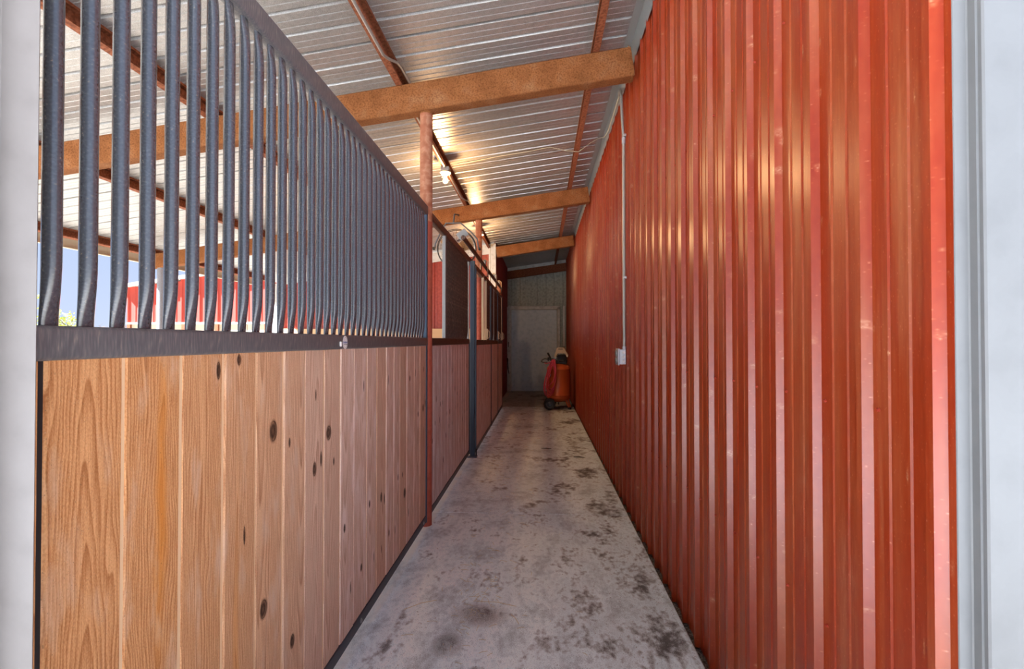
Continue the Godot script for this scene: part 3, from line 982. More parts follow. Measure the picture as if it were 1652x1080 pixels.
	for q in [[4.362, "tube_grey"], [5.80, "tube_grey"]]:
		var m := M.new()
		m.box(P(-0.808, 1.76, q[0]), Vector3(0.03, 0.87, 0.022), 0.004)
		put(s2, "edge_tube", mesh(m, mats[q[1]]))

	# sliding doors and the panel between them
	stall_door("sliding stall door right behind the blue post, with an open yoke gap", 5.945, 7.74, -0.735, 7.10, ["tube_tan", "tube_tan"], [6.73, 7.09])
	stall_door("stall panel in the middle of the far row, behind the sliding door", 7.79, 8.98, -0.735, 7.86, ["tube_grey", "blue_steel"], [8.22, 8.96])
	stall_door("last stall panel before the dim far room", 9.03, 10.07, -0.735, 9.08, ["blue_steel", "tube_tan"], [9.05, 9.86])

	# blue door post
	var bp := thing("door_post", "slim blue-grey square steel post standing on the aisle floor", "post", P(-0.766, 0, 5.885))
	var m := M.new()
	m.box(Vector3(0, 1.11, 0), Vector3(0.056, 2.20, 0.034), 0.005)
	put(bp, "shaft", mesh(m, mats.blue_steel))
	var mb := M.new()
	mb.box(Vector3(0, 0.006, 0.01), Vector3(0.11, 0.012, 0.09), 0.003)
	put(bp, "base_plate", mesh(mb, mats.blue_steel))
	var mp := M.new()
	mp.lathe([Vector2(0.009, 0.01), Vector2(0.009, 0.09), Vector2(0.005, 0.096), Vector2(0, 0.096)], 10, Transform3D(Basis(), Vector3(0.045, 0, 0.02)))
	put(bp, "guide_pin", mesh(mp, mats.black))

	# sliding door track with trolleys
	var tk := thing("door_track", "rusty pipe track for the sliding doors above the far stall fronts", "door track", P(0, 0, 0))
	var tp := M.new()
	tp.tube([P(-0.742, 2.30, 5.0), P(-0.742, 2.30, 9.85)], 0.023, 16)
	put(tk, "pipe", mesh(tp, mats.track))
	var ep := M.new()
	ep.box(Vector3.ZERO, Vector3(0.10, 0.075, 0.006), 0.002, Transform3D(Basis(Vector3(0, 0, 1), 0.6), P(-0.752, 2.335, 5.02)))
	ep.box(Vector3.ZERO, Vector3(0.05, 0.006, 0.07), 0.002, Transform3D(Basis(Vector3(0, 0, 1), 0.6), P(-0.79, 2.29, 5.06)))
	var eo := put(tk, "end_bracket", mesh(ep, mats.tube_grey))
	eo.set_meta("label", "flat grey end plate")
	for d in [6.95, 8.35, 9.35]:
		var b := M.new()
		b.tube([P(-0.80, 2.25, d), P(-0.80, 2.36, d), P(-0.742, 2.39, d), P(-0.70, 2.36, d), P(-0.70, 2.25, d)], 0.008, 8)
		var ho := put(tk, "trolley", mesh(b, mats.tube_tan))
		var wh := M.new()
		wh.lathe([Vector2(0, -0.014), Vector2(0.034, -0.014), Vector2(0.028, 0), Vector2(0.034, 0.014), Vector2(0, 0.014)], 18, Transform3D(Basis(Vector3(0, 0, 1), PI / 2), P(-0.742, 2.352, d)))
		put(ho, "wheel", mesh(wh, mats.tube_grey))
		var hb := M.new()
		hb.box(P(-0.70, 2.21, d), Vector3(0.012, 0.12, 0.04), 0.003)
		hb.box(P(-0.76, 2.165, d), Vector3(0.13, 0.012, 0.04), 0.003)
		put(ho, "hanger", mesh(hb, mats.track))

func stall_door(label: String, d0: float, d1: float, x: float, bars_from: float, tube_mats: Array, tubes: Array) -> void:
	var s := thing("stall_door" if label.begins_with("sliding") else "stall_grille", label, "stall door" if label.begins_with("sliding") else "stall panel")
	var n := int(round((d1 - d0) / 0.152))
	for k in n:
		plank(s, d0 + (d1 - d0) * k / n, d0 + (d1 - d0) * (k + 1) / n, x, 0.085, 1.262, old_lifted_mats[k % 3], 0.004, rng.randf_range(-0.001, 0.001), null, (k * 5 + int(d0)) % 4)
	put(s, "bottom_rail", rail_mesh(d0, d1, 0.037, 0.09, x - 0.042, x + 0.004, 0.004, mats.bottom_rail))
	put(s, "middle_rail", rail_mesh(d0, d1, 1.255, 1.318, x - 0.042, x + 0.006, 0.006, mats.bar_old))
	put(s, "top_rail", rail_mesh(d0, d1, 2.12, 2.16, x - 0.04, x + 0.002, 0.006, mats.track))
	for d in [d0 + 0.012, d1 - 0.012]:
		var m := M.new()
		m.box(P(x - 0.018, 1.09, d), Vector3(0.046, 2.1, 0.024), 0.003)
		put(s, "stile", mesh(m, mats.bottom_rail if d > d0 + 0.1 else mats.blue_steel))
	var k := 0
	var d := bars_from + 0.06
	while d < d1 - 0.04:
		var b := put(s, "bar", bar_old_mesh, P(x - 0.02, 0.0, d))
		b.scale.y = 0.985
		b.position.y = 0.0
		d += 0.068
		k += 1
	for q in 2:
		var m := M.new()
		m.box(P(x - 0.008, 1.72, tubes[q]), Vector3(0.032, 0.85, 0.03), 0.005)
		put(s, "edge_tube", mesh(m, mats[tube_mats[q]]))
	var lt := M.new()
	lt.box(P(x + 0.015, 1.40, tubes[1]), Vector3(0.02, 0.14, 0.03), 0.004)
	lt.tube([P(x + 0.03, 1.45, tubes[1]), P(x + 0.045, 1.42, tubes[1]), P(x + 0.045, 1.36, tubes[1]), P(x + 0.03, 1.34, tubes[1])], 0.006, 8)
	put(s, "latch", mesh(lt, mats.tube_tan))

func text(parent: Node, s: String, height: float, mat: Material, at: Vector3) -> void:
	var t := TextMesh.new()
	t.text = s
	var f := SystemFont.new()
	f.font_names = PackedStringArray(["Droid Serif", "Droid Sans"])
	f.font_italic = true
	f.font_weight = 700
	t.font = f
	t.font_size = 48
	t.pixel_size = height / 48.0
	t.depth = 0.0004
	t.material = mat
	var o := MeshInstance3D.new()
	o.name = "lettering"
	o.mesh = t
	o.transform = Transform3D(Basis(Vector3.UP, PI / 2), at)
	parent.add_child(o, true)

# ---------------------------------------------------------------- lamps, wiring
func bulb(label: String, d: float) -> void:
	var o := thing("bulb_light", label, "light bulb", P(-0.985, beam_top(-0.985), d), "bare bulbs under the conduit purlin")
	var bx := M.new()
	bx.box(Vector3(0, -0.033, 0), Vector3(0.09, 0.05, 0.09), 0.006)
	put(o, "junction_box", mesh(bx, mats.tube_grey))
	var ps := M.new()
	ps.lathe([Vector2(0, -0.058), Vector2(0.055, -0.058), Vector2(0.058, -0.064), Vector2(0.05, -0.074), Vector2(0.022, -0.08), Vector2(0.020, -0.098), Vector2(0, -0.098)].map(func(p): return p), 28)
	put(o, "lamp_holder", mesh(ps, mats.porcelain))
	var gl := M.new()
	gl.lathe([Vector2(0.0, -0.178), Vector2(0.014, -0.176), Vector2(0.025, -0.167), Vector2(0.030, -0.152), Vector2(0.0295, -0.14), Vector2(0.024, -0.125), Vector2(0.016, -0.110), Vector2(0.0135, -0.098)], 28)
	var lit := StandardMaterial3D.new()
	lit.resource_name = "lit_bulb_glass"
	lit.albedo_color = C(255, 240, 215)
	lit.emission_enabled = true
	lit.emission = C(255, 214, 150)
	lit.emission_energy_multiplier = 1.0
	put(o, "glass_bulb", mesh(gl, lit))
	var ch := M.new()
	ch.tube([Vector3(-0.03, -0.075, 0.01), Vector3(-0.03, -0.115, 0.01)], 0.002, 6)
	put(o, "pull_chain", mesh(ch, mats.porcelain))
	var l := OmniLight3D.new()
	l.name = "bulb_glow"
	l.light_color = C(255, 200, 140)
	l.light_energy = 0.3
	l.light_size = 0.028
	l.omni_range = 20.0
	l.omni_attenuation = 2.0
	l.shadow_enabled = true
	l.position = Vector3(0, -0.148, 0)
	o.add_child(l)

func build_wiring() -> void:
	bulb("lit bare bulb hanging just right of the nearest pipe post", 5.38)
	bulb("lit bare bulb hidden behind the second pipe post", 8.55)
	var y := func(x: float) -> float: return beam_top(x)
	var cz := M.new()
	cz.tube([P(-0.985, 3.098, -0.5), P(-0.985, 3.098, 1.2), P(-0.985, 3.098, 2.4), P(-0.985, 3.100, 3.22), P(-0.975, 3.11, 3.28), P(-0.95, 3.155, 3.42), P(-0.945, 3.165, 3.50), P(-0.943, 3.168, 3.7), P(-0.945, 3.165, 3.9), P(-0.965, 3.12, 4.0), P(-0.985, 3.098, 4.08), P(-0.985, 3.098, 5.33)], 0.0095, 10)
	solo("conduit", "thin grey conduit along the purlin, from the camera to the first bulb", "conduit", mesh(cz, mats.conduit))
	var c2 := M.new()
	c2.tube([P(-0.985, 3.098, 5.43), P(-0.985, 3.098, 6.5), P(-0.965, 3.13, 6.75), P(-0.955, 3.16, 6.85), P(-0.955, 3.16, 7.1), P(-0.985, 3.098, 7.35), P(-0.985, 3.098, 8.5)], 0.0095, 10)
	solo("conduit", "thin grey conduit along the purlin between the two bulbs", "conduit", mesh(c2, mats.conduit))
	var cc := M.new()
	var pts := []
	for k in 13:
		var x := -0.90 + 1.5 * k / 12.0
		pts.append(P(x, roof_y(x) - 0.012 - 0.003 * sin(k * 1.3), 5.60 - 0.09 * k / 12.0))
	pts[10] = P(0.40, roof_y(0.40) - 0.113, 5.53)
	pts[9] = P(0.26, roof_y(0.26) - 0.07, 5.54)
	pts[11] = P(0.52, roof_y(0.52) - 0.05, 5.5)
	pts.append(P(0.645, 3.36, 5.30))
	pts.append(P(0.655, 3.34, 5.1))
	pts.append(P(0.655, 3.345, 4.4))
	cc.tube(pts, 0.0045, 8)
	solo("cable", "thin yellowish cable crossing under the roof from the bulb to the red wall", "cable", mesh(cc, mats.cable))
	var wc := thing("conduit", "vertical grey conduit on the red wall running down to the outlet box", "conduit")
	var m := M.new()
	m.tube([P(0.652, 3.34, 4.36), P(0.645, 3.335, 4.26), P(0.645, 3.25, 4.19), P(0.645, 3.12, 4.175), P(0.652, 2.96, 4.165), P(0.657, 2.90, 4.165), P(0.657, 1.255, 4.165)], 0.0115, 12)
	put(wc, "pipe", mesh(m, mats.conduit))
	for yy in [2.92, 1.80]:
		var s := M.new()
		s.box(P(0.662, yy, 4.165), Vector3(0.022, 0.02, 0.07), 0.002)
		put(wc, "strap", mesh(s, mats.box_metal))
	var cp := M.new()
	cp.lathe([Vector2(0.0115, 2.86), Vector2(0.015, 2.86), Vector2(0.015, 2.91), Vector2(0.0115, 2.91)], 14, Transform3D(Basis(), P(0.657, 0, 4.165)))
	put(wc, "coupling", mesh(cp, mats.box_metal))
	cp = M.new()
	cp.lathe([Vector2(0.0115, 1.235), Vector2(0.016, 1.235), Vector2(0.016, 1.26), Vector2(0.0115, 1.26)], 14, Transform3D(Basis(), P(0.657, 0, 4.165)))
	put(wc, "coupling", mesh(cp, mats.box_metal))
	var ob := thing("outlet_box", "galvanised outlet box with two flip covers on the red wall", "outlet box", P(0.641, 1.178, 4.19))
	var b := M.new()
	b.box(Vector3.ZERO, Vector3(0.05, 0.118, 0.11), 0.003)
	put(ob, "box", mesh(b, mats.box_metal))
	for k in 3:
		var kn := M.new()
		kn.lathe([Vector2(0.0125, 0), Vector2(0.0125, 0.0012), Vector2(0.011, 0.002), Vector2(0, 0.002)], 18, Transform3D(Basis(Vector3(1, 0, 0), PI / 2), Vector3(0.007, 0.034 - 0.034 * k, 0.055)))
		put(ob, "knockout", mesh(kn, mats.label_white))
	var pl := M.new()
	pl.box(Vector3(-0.031, 0, 0), Vector3(0.012, 0.132, 0.125), 0.003)
	put(ob, "cover_plate", mesh(pl, mats.box_metal))
	for k in 2:
		var fc := M.new()
		fc.lathe([Vector2(0.026, 0), Vector2(0.026, 0.008), Vector2(0.018, 0.014), Vector2(0, 0.014)], 20, Transform3D(Basis(Vector3(0, 0, 1), PI / 2), Vector3(-0.037, 0.029 - 0.058 * k, 0)))
		put(ob, "flip_cover", mesh(fc, mats.tube_grey))

# ---------------------------------------------------------------- fan
func build_fan() -> void:
	var o := thing("cage_fan", "round wire cage fan hung above the second stall front", "fan", P(-1.01, 2.42, 6.28))
	o.rotation = Vector3(0.05, 0.12, 0)
	var R := 0.235
	var cg := M.new()
	for s in [[0.0, R], [0.045, R * 0.97], [-0.045, R * 0.97]]:
		var ring := []
		for k in 40:
			var a := TAU * k / 40
			ring.append(Vector3(cos(a) * s[1], sin(a) * s[1], s[0]))
		cg.tube(ring, 0.0045, 6, false, true)
	put(o, "cage_rim", mesh(cg, mats.black))
	var wi := M.new()
	for k in 28:
		var a := TAU * k / 28
		var c := Vector3(cos(a), sin(a), 0)
		wi.tube([c * 0.05 + Vector3(0, 0, 0.085), c * 0.14 + Vector3(0, 0, 0.078), c * 0.21 + Vector3(0, 0, 0.055), c * R, c * 0.2 + Vector3(0, 0, -0.06), c * 0.08 + Vector3(0, 0, -0.085)], 0.0011, 4)
	for q in [[0.10, 0.083], [0.15, 0.077], [0.19, 0.064]]:
		var ring := []
		for k in 32:
			var a := TAU * k / 32
			ring.append(Vector3(cos(a) * q[0], sin(a) * q[0], q[1]))
		wi.tube(ring, 0.0011, 4, false, true)
	put(o, "cage_wires", mesh(wi, mats.track))
	for k in 3:
		var a := TAU * k / 3 + 0.4
		var bl := M.new()
		var rows := []
		for i in 7:
			var f := i / 6.0
			var row := []
			for j in 6:
				var g := (j / 5.0 - 0.5)
				var wd := 0.16 * (0.55 + 0.6 * f) * (1.0 - 0.35 * f * f)
				var r := 0.045 + 0.165 * f
				var an := a + g * wd / maxf(r, 0.07)
				row.append(Vector3(cos(an) * r, sin(an) * r, g * 0.07 * (1.2 - f * 0.5) - 0.01))
			rows.append(row)
		var back := []
		for row in rows:
			var br: Array = row.duplicate()
			for j in range(5, -1, -1):
				br.append(row[j] + Vector3(0, 0, -0.003))
			back.append(br)
		bl.loft(back, true, true)
		put(o, "blade", mesh(bl, mats.fan_tan))
	var mo := M.new()
	mo.lathe([Vector2(0, -0.12), Vector2(0.055, -0.12), Vector2(0.068, -0.10), Vector2(0.068, 0.05), Vector2(0.055, 0.085), Vector2(0.035, 0.095), Vector2(0, 0.095)], 24, Transform3D(Basis(Vector3(1, 0, 0), PI / 2), Vector3.ZERO))
	put(o, "motor", mesh(mo, mats.beige_plastic))
	var hb := M.new()
	hb.lathe([Vector2(0.024, 0.094), Vector2(0.024, 0.101), Vector2(0.014, 0.101), Vector2(0.014, 0.094)], 20, Transform3D(Basis(Vector3(1, 0, 0), PI / 2), Vector3.ZERO))
	put(o, "hub_ring", mesh(hb, mats.black))
	var yk := M.new()
	yk.tube([Vector3(-0.265, 0.0, 0), Vector3(-0.255, 0.06, 0), Vector3(-0.19, 0.2, 0), Vector3(-0.13, 0.305, 0), Vector3(0.045, 0.31, 0), Vector3(0.175, 0.2, 0), Vector3(0.245, 0.12, 0), Vector3(0.265, 0.0, 0)], 0.009, 8)
	yk.tube([Vector3(-0.04, 0.305, 0), Vector3(-0.04, 0.47, -0.30), Vector3(0.0, 0.53, -0.66)], 0.010, 8)
	put(o, "yoke", mesh(yk, mats.hub_grey))
	for s in [-1.0, 1.0]:
		var kb := M.new()
		kb.lathe([Vector2(0, -0.015), Vector2(0.016, -0.015), Vector2(0.02, 0.0), Vector2(0.016, 0.015), Vector2(0, 0.015)], 10, Transform3D(Basis(Vector3(0, 0, 1), PI / 2), Vector3(0.275 * s, 0, 0)))
		put(o, "knob", mesh(kb, mats.black))

# ---------------------------------------------------------------- compressor
func build_compressor() -> void:
	var o := thing("air_compressor", "upright orange air compressor on wheels beside the red wall at the far end", "air compressor", P(0.345, 0, 10.12))
	o.rotation.y = -0.1
	var tk := M.new()
	var prof := []
	for k in 9:
		var a := PI / 2 * k / 8.0
		prof.append(Vector2(sin(a) * 0.225, 0.25 - cos(a) * 0.115))
	prof.append(Vector2(0.225, 0.27))
	prof.append(Vector2(0.2275, 0.272))
	prof.append(Vector2(0.2275, 0.278))
	prof.append(Vector2(0.225, 0.28))
	prof.append(Vector2(0.225, 0.765))
	prof.append(Vector2(0.2275, 0.767))
	prof.append(Vector2(0.2275, 0.773))
	for k in range(0, 9):
		var a := PI / 2 * k / 8.0
		prof.append(Vector2(cos(a) * 0.225, 0.775 + sin(a) * 0.105))
	tk.lathe(prof, 40)
	put(o, "tank", mesh(tk, mats.tank))
	for q in [[-0.155, 0.20], [-0.17, -0.19]]:
		var w := M.new()
		w.lathe([Vector2(0.055, -0.028), Vector2(0.095, -0.032), Vector2(0.108, -0.024), Vector2(0.112, 0.0), Vector2(0.108, 0.024), Vector2(0.095, 0.032), Vector2(0.07, 0.028)], 32, Transform3D(Basis(Vector3(1, 0, 0), PI / 2), Vector3(q[0], 0.112, q[1])))
		var wo := put(o, "wheel", mesh(w, mats.rubber))
		var h := M.new()
		h.lathe([Vector2(0, -0.026), Vector2(0.071, -0.026), Vector2(0.071, 0.026), Vector2(0.058, 0.02), Vector2(0.05, 0.012), Vector2(0.03, 0.018), Vector2(0.016, 0.032), Vector2(0, 0.032)], 28, Transform3D(Basis(Vector3(1, 0, 0), PI / 2), Vector3(q[0], 0.112, q[1])))
		put(wo, "wheel_hub", mesh(h, mats.hub_grey))
	var ax := M.new()
	ax.tube([Vector3(-0.155, 0.112, 0.2), Vector3(-0.17, 0.112, -0.19)], 0.011, 8)
	ax.box(Vector3(-0.13, 0.17, 0.1), Vector3(0.05, 0.10, 0.008), 0.002)
	ax.box(Vector3(-0.13, 0.17, -0.1), Vector3(0.05, 0.10, 0.008), 0.002)
	put(o, "axle_bracket", mesh(ax, mats.tank))
	for s in [0.0, 1.0]:
		var lg := M.new()
		var a := Vector3(0.125 + 0.055 * s, 0.20, 0.05 - 0.03 * s)
		var b := Vector3(0.20 + 0.025 * s, 0.045, 0.06 - 0.01 * s)
		lg.tube([a, b], 0.017, 8)
		put(o, "leg", mesh(lg, mats.tank))
	var ft := M.new()
	ft.lathe([Vector2(0, 0), Vector2(0.028, 0), Vector2(0.03, 0.02), Vector2(0.022, 0.048), Vector2(0, 0.048)], 16, Transform3D(Basis(), Vector3(0.215, 0, 0.055)))
	put(o, "rubber_foot", mesh(ft, mats.black))
	var dr := M.new()
	dr.tube([Vector3(0.0, 0.14, 0.03), Vector3(0.0, 0.09, 0.03)], 0.011, 8)
	put(o, "drain_valve", mesh(dr, mats.hub_grey))
	# pump with beige shroud
	var pm := M.new()
	pm.box(Vector3(0.055, 0.90, 0), Vector3(0.21, 0.06, 0.22), 0.01)
	for k in 5:
		pm.box(Vector3(0.065, 0.935 + 0.02 * k, 0.0), Vector3(0.22 - 0.008 * k, 0.009, 0.2), 0.003)
	pm.box(Vector3(0.065, 0.975, 0), Vector3(0.16, 0.12, 0.16), 0.01)
	pm.tube([Vector3(0.02, 0.93, 0.1), Vector3(0.11, 0.93, 0.1)], 0.03, 12)
	put(o, "pump", mesh(pm, mats.black))
	var sh := M.new()
	var oxy := PackedVector2Array([Vector2(-0.075, 1.02), Vector2(-0.045, 1.10), Vector2(-0.03, 1.165), Vector2(-0.015, 1.18), Vector2(0.105, 1.18), Vector2(0.12, 1.165), Vector2(0.155, 1.10), Vector2(0.19, 1.04), Vector2(0.185, 1.0), Vector2(0.165, 1.0), Vector2(0.135, 1.07), Vector2(-0.01, 1.07), Vector2(-0.04, 1.0), Vector2(-0.07, 1.0)])
	sh.prism(oxy, Vector3(0, 0, -0.12), Vector3.RIGHT, Vector3.UP, Vector3(0, 0, 0.24))
	put(o, "shroud", mesh(sh, mats.beige_plastic))
	var vg := M.new()
	vg.box(Vector3(0.045, 1.15, 0.121), Vector3(0.09, 0.012, 0.004), 0.001)
	put(o, "grip_slot", mesh(vg, mats.black))
	vg = M.new()
	for k in 4:
		vg.box(Vector3(0.06, 1.052 - 0.014 * k, 0.112), Vector3(0.15 + 0.012 * k, 0.006, 0.01), 0.002)
	put(o, "vent_slots", mesh(vg, mats.black))
	# regulator, gauge, handle
	var rg := M.new()
	rg.tube([Vector3(-0.06, 0.85, 0.1), Vector3(-0.09, 0.95, 0.22), Vector3(-0.16, 0.965, 0.235)], 0.013, 8)
	rg.box(Vector3(-0.11, 0.955, 0.235), Vector3(0.07, 0.045, 0.045), 0.006)
	rg.box(Vector3(-0.175, 0.965, 0.235), Vector3(0.03, 0.07, 0.03), 0.005)
	put(o, "regulator", mesh(rg, mats.black))
	var hd := M.new()
	hd.tube([Vector3(-0.13, 0.97, 0.235), Vector3(-0.175, 1.06, 0.235), Vector3(-0.19, 1.085, 0.235)], [0.016, 0.019, 0.014], 10)
	put(o, "handle", mesh(hd, mats.rubber))
	var ga := M.new()
	ga.lathe([Vector2(0, 0), Vector2(0.024, 0), Vector2(0.024, 0.02), Vector2(0.02, 0.022), Vector2(0, 0.022)], 18, Transform3D(Basis(Vector3(1, 0, 0), PI / 2), Vector3(-0.05, 0.95, 0.235)))
	put(o, "gauge", mesh(ga, mats.hub_grey))
	var wl := M.new()
	wl.box(Vector3(-0.145, 0.655, 0.178), Vector3(0.03, 0.045, 0.012), 0.002)
	var lb := put(o, "decal", mesh(wl, mats.label_white))
	lb.set_meta("label", "small white label on the tank")
	var cl := M.new()
	cl.tube([Vector3(-0.18, 0.955, 0.13), Vector3(-0.25, 0.97, 0.16), Vector3(-0.30, 0.945, 0.16), Vector3(-0.315, 0.915, 0.15), Vector3(-0.28, 0.895, 0.15), Vector3(-0.2, 0.90, 0.14)], 0.008, 8)
	put(o, "pressure_line", mesh(cl, mats.black))
	# hose coil hung on the regulator
	var hs := M.new()
	var r2 := RandomNumberGenerator.new()
	r2.seed = 5
	for k in 5:
		var pts := []
		var cxx := 0.170 + 0.012 * k - 0.006 * (k % 2)
		var bot := 0.265 + 0.035 * k
		var wd := 0.145 - 0.014 * k
		for i in 28:
			var a := TAU * i / 28
			var yy := sin(a)
			var top := 0.955
			var cy := (top + bot) / 2
			var hh := (top - bot) / 2
			pts.append(P(cxx + cos(a) * wd * (0.62 - 0.38 * yy) + 0.035 * yy + 0.012, cy + yy * hh, 9.885 - 0.008 * k - 0.012 * cos(a)))
		hs.tube(pts, 0.0095, 8, false, true)
	hs.tube([P(0.25, 0.93, 9.87), P(0.18, 0.90, 9.86), P(0.10, 0.88, 9.86), P(0.08, 0.90, 9.87)], 0.0095, 8)
	hs.tube([P(0.27, 0.92, 9.87), P(0.29, 0.75, 9.84), P(0.24, 0.55, 9.83), P(0.12, 0.44, 9.84)], 0.0095, 8)
	solo("air_hose", "pink-red air hose hanging in a loose coil on the orange compressor", "hose", mesh(hs, mats.hose))
	# black strap left by the end door
	var bs := M.new()
	bs.tube([P(-0.862, 0.86, 13.69), P(-0.85, 0.62, 13.69), P(-0.825, 0.45, 13.69)], 0.013, 8)
	solo("strap", "short black strap hanging left of the far door", "strap", mesh(bs, mats.black))

# ---------------------------------------------------------------- small litter
func build_litter() -> void:
	var r := RandomNumberGenerator.new()
	r.seed = 77
	var stw := M.new()
	for k in 260:
		var d := r.randf_range(2.0, 9.5)
		var x := clampf(r.randfn(-0.32, 0.2), -0.75, 0.5)
		if k < 70:
			d = r.randfn(2.75, 0.25)
			x = r.randfn(-0.33, 0.07)
		var a := r.randf_range(0, PI)
		var l := r.randf_range(0.006, 0.028)
		var dv := Vector3(cos(a), 0, sin(a)) * l
		var p := P(x, 0.002, d)
		stw.tube([p - dv, p + Vector3(0, 0.002, 0), p + dv], 0.0009, 4)
	for q in [[-0.32, 2.62, -0.12, 2.58], [-0.66, 2.52, -0.52, 2.62], [-0.14, 2.5, -0.1, 2.42]]:
		stw.tube([P(q[0], 0.003, q[1]), P((q[0] + q[2]) / 2, 0.006, (q[1] + q[3]) / 2 + 0.01), P(q[2], 0.003, q[3])], 0.0012, 5)
	var so := solo("straw_bits", "scattered straw and hay bits on the concrete floor", "straw", mesh(stw, mats.straw))
	so.set_meta("kind", "stuff")
	var pb := M.new()
	for k in 1500:
		var d := r.randf_range(2.0, 6.5)
		var x := 0.64 - absf(r.randfn(0.0, 0.2))
		if k % 3 == 0:
			x = r.randf_range(-0.7, 0.64)
		var s := r.randf_range(0.0012, 0.0036)
		var c := P(x, s * 0.5, d)
		var e := [c + Vector3(s, 0, r.randf_range(-s, s)), c + Vector3(r.randf_range(-s, s), 0, s), c + Vector3(-s, 0, r.randf_range(-s, s)), c + Vector3(0, 0, -s)]
		var t := c + Vector3(0, s * 0.9, 0)
		for j in 4:
			var nn: Vector3 = ((e[j] + e[(j + 1) % 4]) * 0.5 - c).normalized() + Vector3(0, 0.8, 0)
			pb.tri(e[j], e[(j + 1) % 4], t, nn, nn, nn)
	var po := solo("gravel", "fine pale grit scattered along the right side of the floor", "gravel", mesh(pb, mats.pebble))
	po.set_meta("kind", "stuff")
	for q in [[0.24, 6.35, 0.5, "small dark twig lying in the middle of the floor"], [0.43, 5.9, 0.2, "small dark twig lying near the red wall"]]:
		var tw := M.new()
		var c := P(q[0] - 0.17 if q[1] > 6 else q[0], 0.006, q[1])
		tw.tube([c - Vector3(0.06, 0, 0.02), c + Vector3(0, 0.004, 0), c + Vector3(0.06, 0, 0.01)], [0.004, 0.006, 0.003], 6)
		solo("twig", q[3], "twig", mesh(tw, mats.black))

# ---------------------------------------------------------------- outside
func tree(label: String, at: Vector3, h: float, spread: float, leaves: int, sd: int) -> void:
	var r := RandomNumberGenerator.new()
	r.seed = sd
	var o := thing("tree", label, "tree", at)
	var tk := M.new()
	tk.tube([Vector3(0, -0.3, 0), Vector3(0.05, h * 0.2, 0), Vector3(0, h * 0.45, 0.05), Vector3(0.05, h * 0.75, 0)], [h * 0.03, h * 0.024, h * 0.016, h * 0.006], 8)
	var tips := []
	for k in 26:
		var y0 := h * r.randf_range(0.15, 0.7)
		var a := r.randf_range(0, TAU)
		var l := spread * r.randf_range(0.4, 1.0)
		var e := Vector3(cos(a) * l, y0 + h * r.randf_range(0.1, 0.32), sin(a) * l)
		var s := Vector3(0.02, y0, 0)
		var md := s.lerp(e, 0.5) + Vector3(0, 0.1, 0)
		tk.tube([s, md, e], [h * 0.009, h * 0.006, h * 0.002], 5)
		tips.append(e)
		tips.append(md)
		for j in 4:
			var e2 := e.lerp(md, r.randf()) + Vector3(r.randfn(0, 0.3), r.randf_range(0.1, 0.6), r.randfn(0, 0.3)) * spread * 0.5
			tk.tube([md.lerp(e, r.randf_range(0.3, 0.9)), e2], [h * 0.003, h * 0.001], 4)
			tips.append(e2)
	put(o, "trunk", mesh(tk, mats.bark))
	if leaves > 0:
		var lv := M.new()
		for k in leaves:
			var c: Vector3 = tips[r.randi() % tips.size()] + Vector3(r.randfn(0, 0.2), r.randfn(0, 0.2), r.randfn(0, 0.2)) * spread * 0.5
			var a := Vector3(r.randfn(0, 1), r.randfn(0, 1), r.randfn(0, 1)).normalized()
			var b := a.cross(Vector3(r.randfn(0, 1), r.randfn(0, 1), r.randfn(0, 1))).normalized()
			var s := r.randf_range(0.05, 0.10)
			var nn := a.cross(b)
			lv.tri(c - a * s, c + b * s * 0.45 + nn * s * 0.15, c + a * s, nn, nn, nn)
			lv.tri(c - a * s, c - b * s * 0.45 + nn * s * 0.15, c + a * s, nn, nn, nn)
		var lo := put(o, "foliage", mesh(lv, mats.leaf))
		lo.set_meta("kind", "stuff")

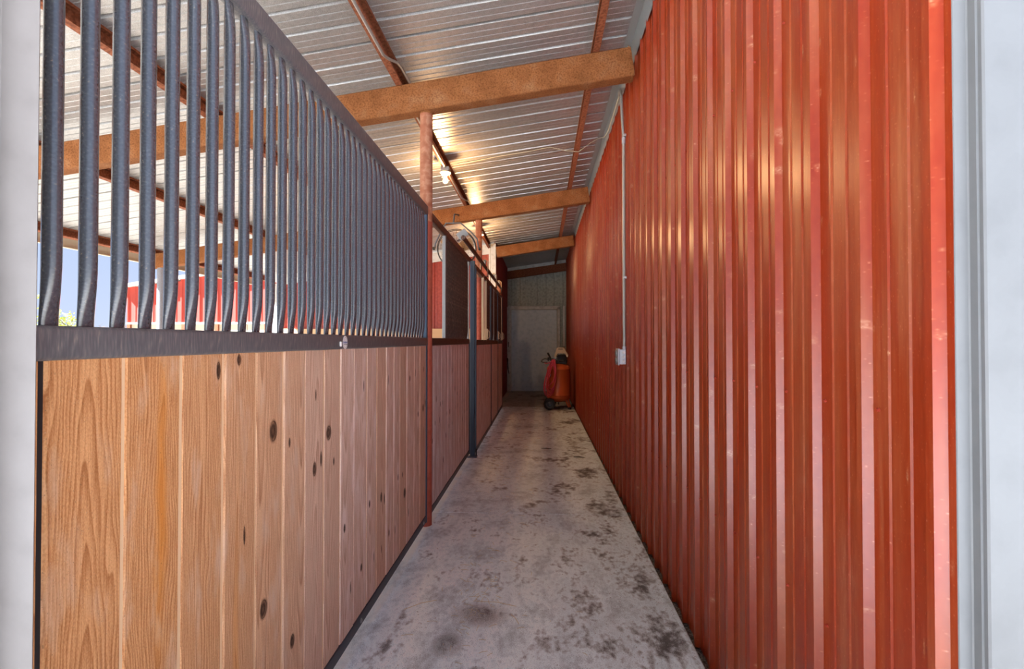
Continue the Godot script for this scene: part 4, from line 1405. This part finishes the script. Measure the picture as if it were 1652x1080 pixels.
func build_outside() -> void:
	var b := thing("barn", "distant red metal barn with white roof edge, seen between the bars", "building")
	var D := 25.0
	var eave := func(x: float) -> float: return 3.92 + 0.136 * (x + 20.55) if x < -12.0 else 3.92 + 0.136 * 8.55 - 0.136 * (x + 12.0)
	for k in 16:
		var x0 := -20.55 + 0.92 * k
		var x1 := x0 + 0.92
		var pr := PackedVector2Array([Vector2(x0, 0), Vector2(x0 + 0.03, 0.05), Vector2(x0 + 0.09, 0.05), Vector2(x0 + 0.12, 0.0), Vector2(x0 + 0.40, 0.0), Vector2(x0 + 0.42, 0.02), Vector2(x0 + 0.46, 0.02), Vector2(x0 + 0.48, 0), Vector2(x0 + 0.66, 0), Vector2(x0 + 0.68, 0.02), Vector2(x0 + 0.72, 0.02), Vector2(x0 + 0.74, 0), Vector2(x1, 0), Vector2(x1, -0.05), Vector2(x0, -0.05)])
		var m := M.new()
		m.prism(pr, P(0, 2.22, D), Vector3.RIGHT, Vector3.BACK, Vector3(0, minf(eave.call(x0), eave.call(x1)) - 2.22 + 0.1, 0))
		put(b, "siding_panel", mesh(m, mats.far_red))
	var body := M.new()
	body.prism(PackedVector2Array([Vector2(-20.5, -0.2), Vector2(-20.5, 3.85), Vector2(-12, 5.0), Vector2(-5.9, 4.2), Vector2(-5.9, -0.2)]), P(0, 0, D + 0.3), Vector3.RIGHT, Vector3.UP, Vector3(0, 0, -10))
	put(b, "body", mesh(body, mats.far_red))
	var rf := M.new()
	rf.prism(PackedVector2Array([Vector2(-20.9, 3.93), Vector2(-12, 5.14), Vector2(-5.5, 4.25), Vector2(-5.5, 4.40), Vector2(-12, 5.29), Vector2(-20.9, 4.08)]), P(0, 0, D - 0.3), Vector3.RIGHT, Vector3.UP, Vector3(0, 0, -11))
	put(b, "roof", mesh(rf, mats.white_trim))
	var bt := M.new()
	bt.box(P(-13.2, 2.19, D - 0.03), Vector3(14.7, 0.09, 0.08), 0.01)
	put(b, "base_trim", mesh(bt, mats.white_trim))
	for k in 14:
		var m := M.new()
		m.box(P(-19.9 + k * 1.0, 0.98, D + 0.05), Vector3(0.97, 2.36, 0.05), 0.01)
		put(b, "lower_panel", mesh(m, mats.far_tan))
	for x in [-20.4, -17.6, -15.9, -13.4, -10.8]:
		var m := M.new()
		m.box(P(x, 0.98, D - 0.02), Vector3(0.18, 2.36, 0.12), 0.01)
		put(b, "support_post", mesh(m, mats.purlin))
	tree("sparse leafy yellow-green tree at the far left against the sky", P(-31.2, -0.2, 30), 4.6, 1.3, 1000, 3)
	tree("smaller yellow-green tree beside it, just right of the first bar", P(-28.2, -0.2, 30), 3.3, 1.25, 700, 4)
	tree("bare twiggy shrub between the second and third bars", P(-25.6, -0.2, 30), 2.9, 0.9, 0, 9)

# ---------------------------------------------------------------- main
func _ready() -> void:
	rng.seed = 42
	var cam := Camera3D.new()
	cam.name = "camera"
	cam.fov = rad_to_deg(2.0 * atan(540.0 / 846.0))
	cam.near = 0.02
	cam.far = 500.0
	cam.position = Vector3(0, 1.3, 0)
	cam.rotation = Vector3(atan(11.0 / 846.0), atan(46.0 / 846.0), 0)
	add_child(cam)
	cam.current = true

	var we := WorldEnvironment.new()
	we.name = "world"
	var env := Environment.new()
	env.background_mode = Environment.BG_SKY
	var sky := Sky.new()
	var sm := ProceduralSkyMaterial.new()
	sm.sky_top_color = C(170, 194, 240)
	sm.sky_horizon_color = C(206, 220, 246)
	sm.ground_bottom_color = C(170, 155, 135)
	sm.ground_horizon_color = C(200, 190, 175)
	sm.sun_angle_max = 0.5
	sm.energy_multiplier = 0.295
	sky.sky_material = sm
	env.sky = sky
	env.ambient_light_source = Environment.AMBIENT_SOURCE_SKY
	env.tonemap_mode = Environment.TONE_MAPPER_LINEAR
	env.tonemap_exposure = 3.75
	env.sdfgi_enabled = true
	env.ssao_enabled = true
	env.ssil_enabled = true
	we.environment = env
	add_child(we)

	var sun := DirectionalLight3D.new()
	sun.name = "sun"
	sun.light_color = C(234, 242, 255)
	sun.light_energy = 5.4
	sun.light_angular_distance = 0.6
	sun.shadow_enabled = true
	add_child(sun)
	sun.look_at_from_position(Vector3(-0.62, 0.70, 0.22) * 50.0, Vector3.ZERO)

	make_materials()
	build_setting()
	build_roof_steel()
	build_stalls()
	build_wiring()
	build_fan()
	build_compressor()
	build_litter()
	build_outside()
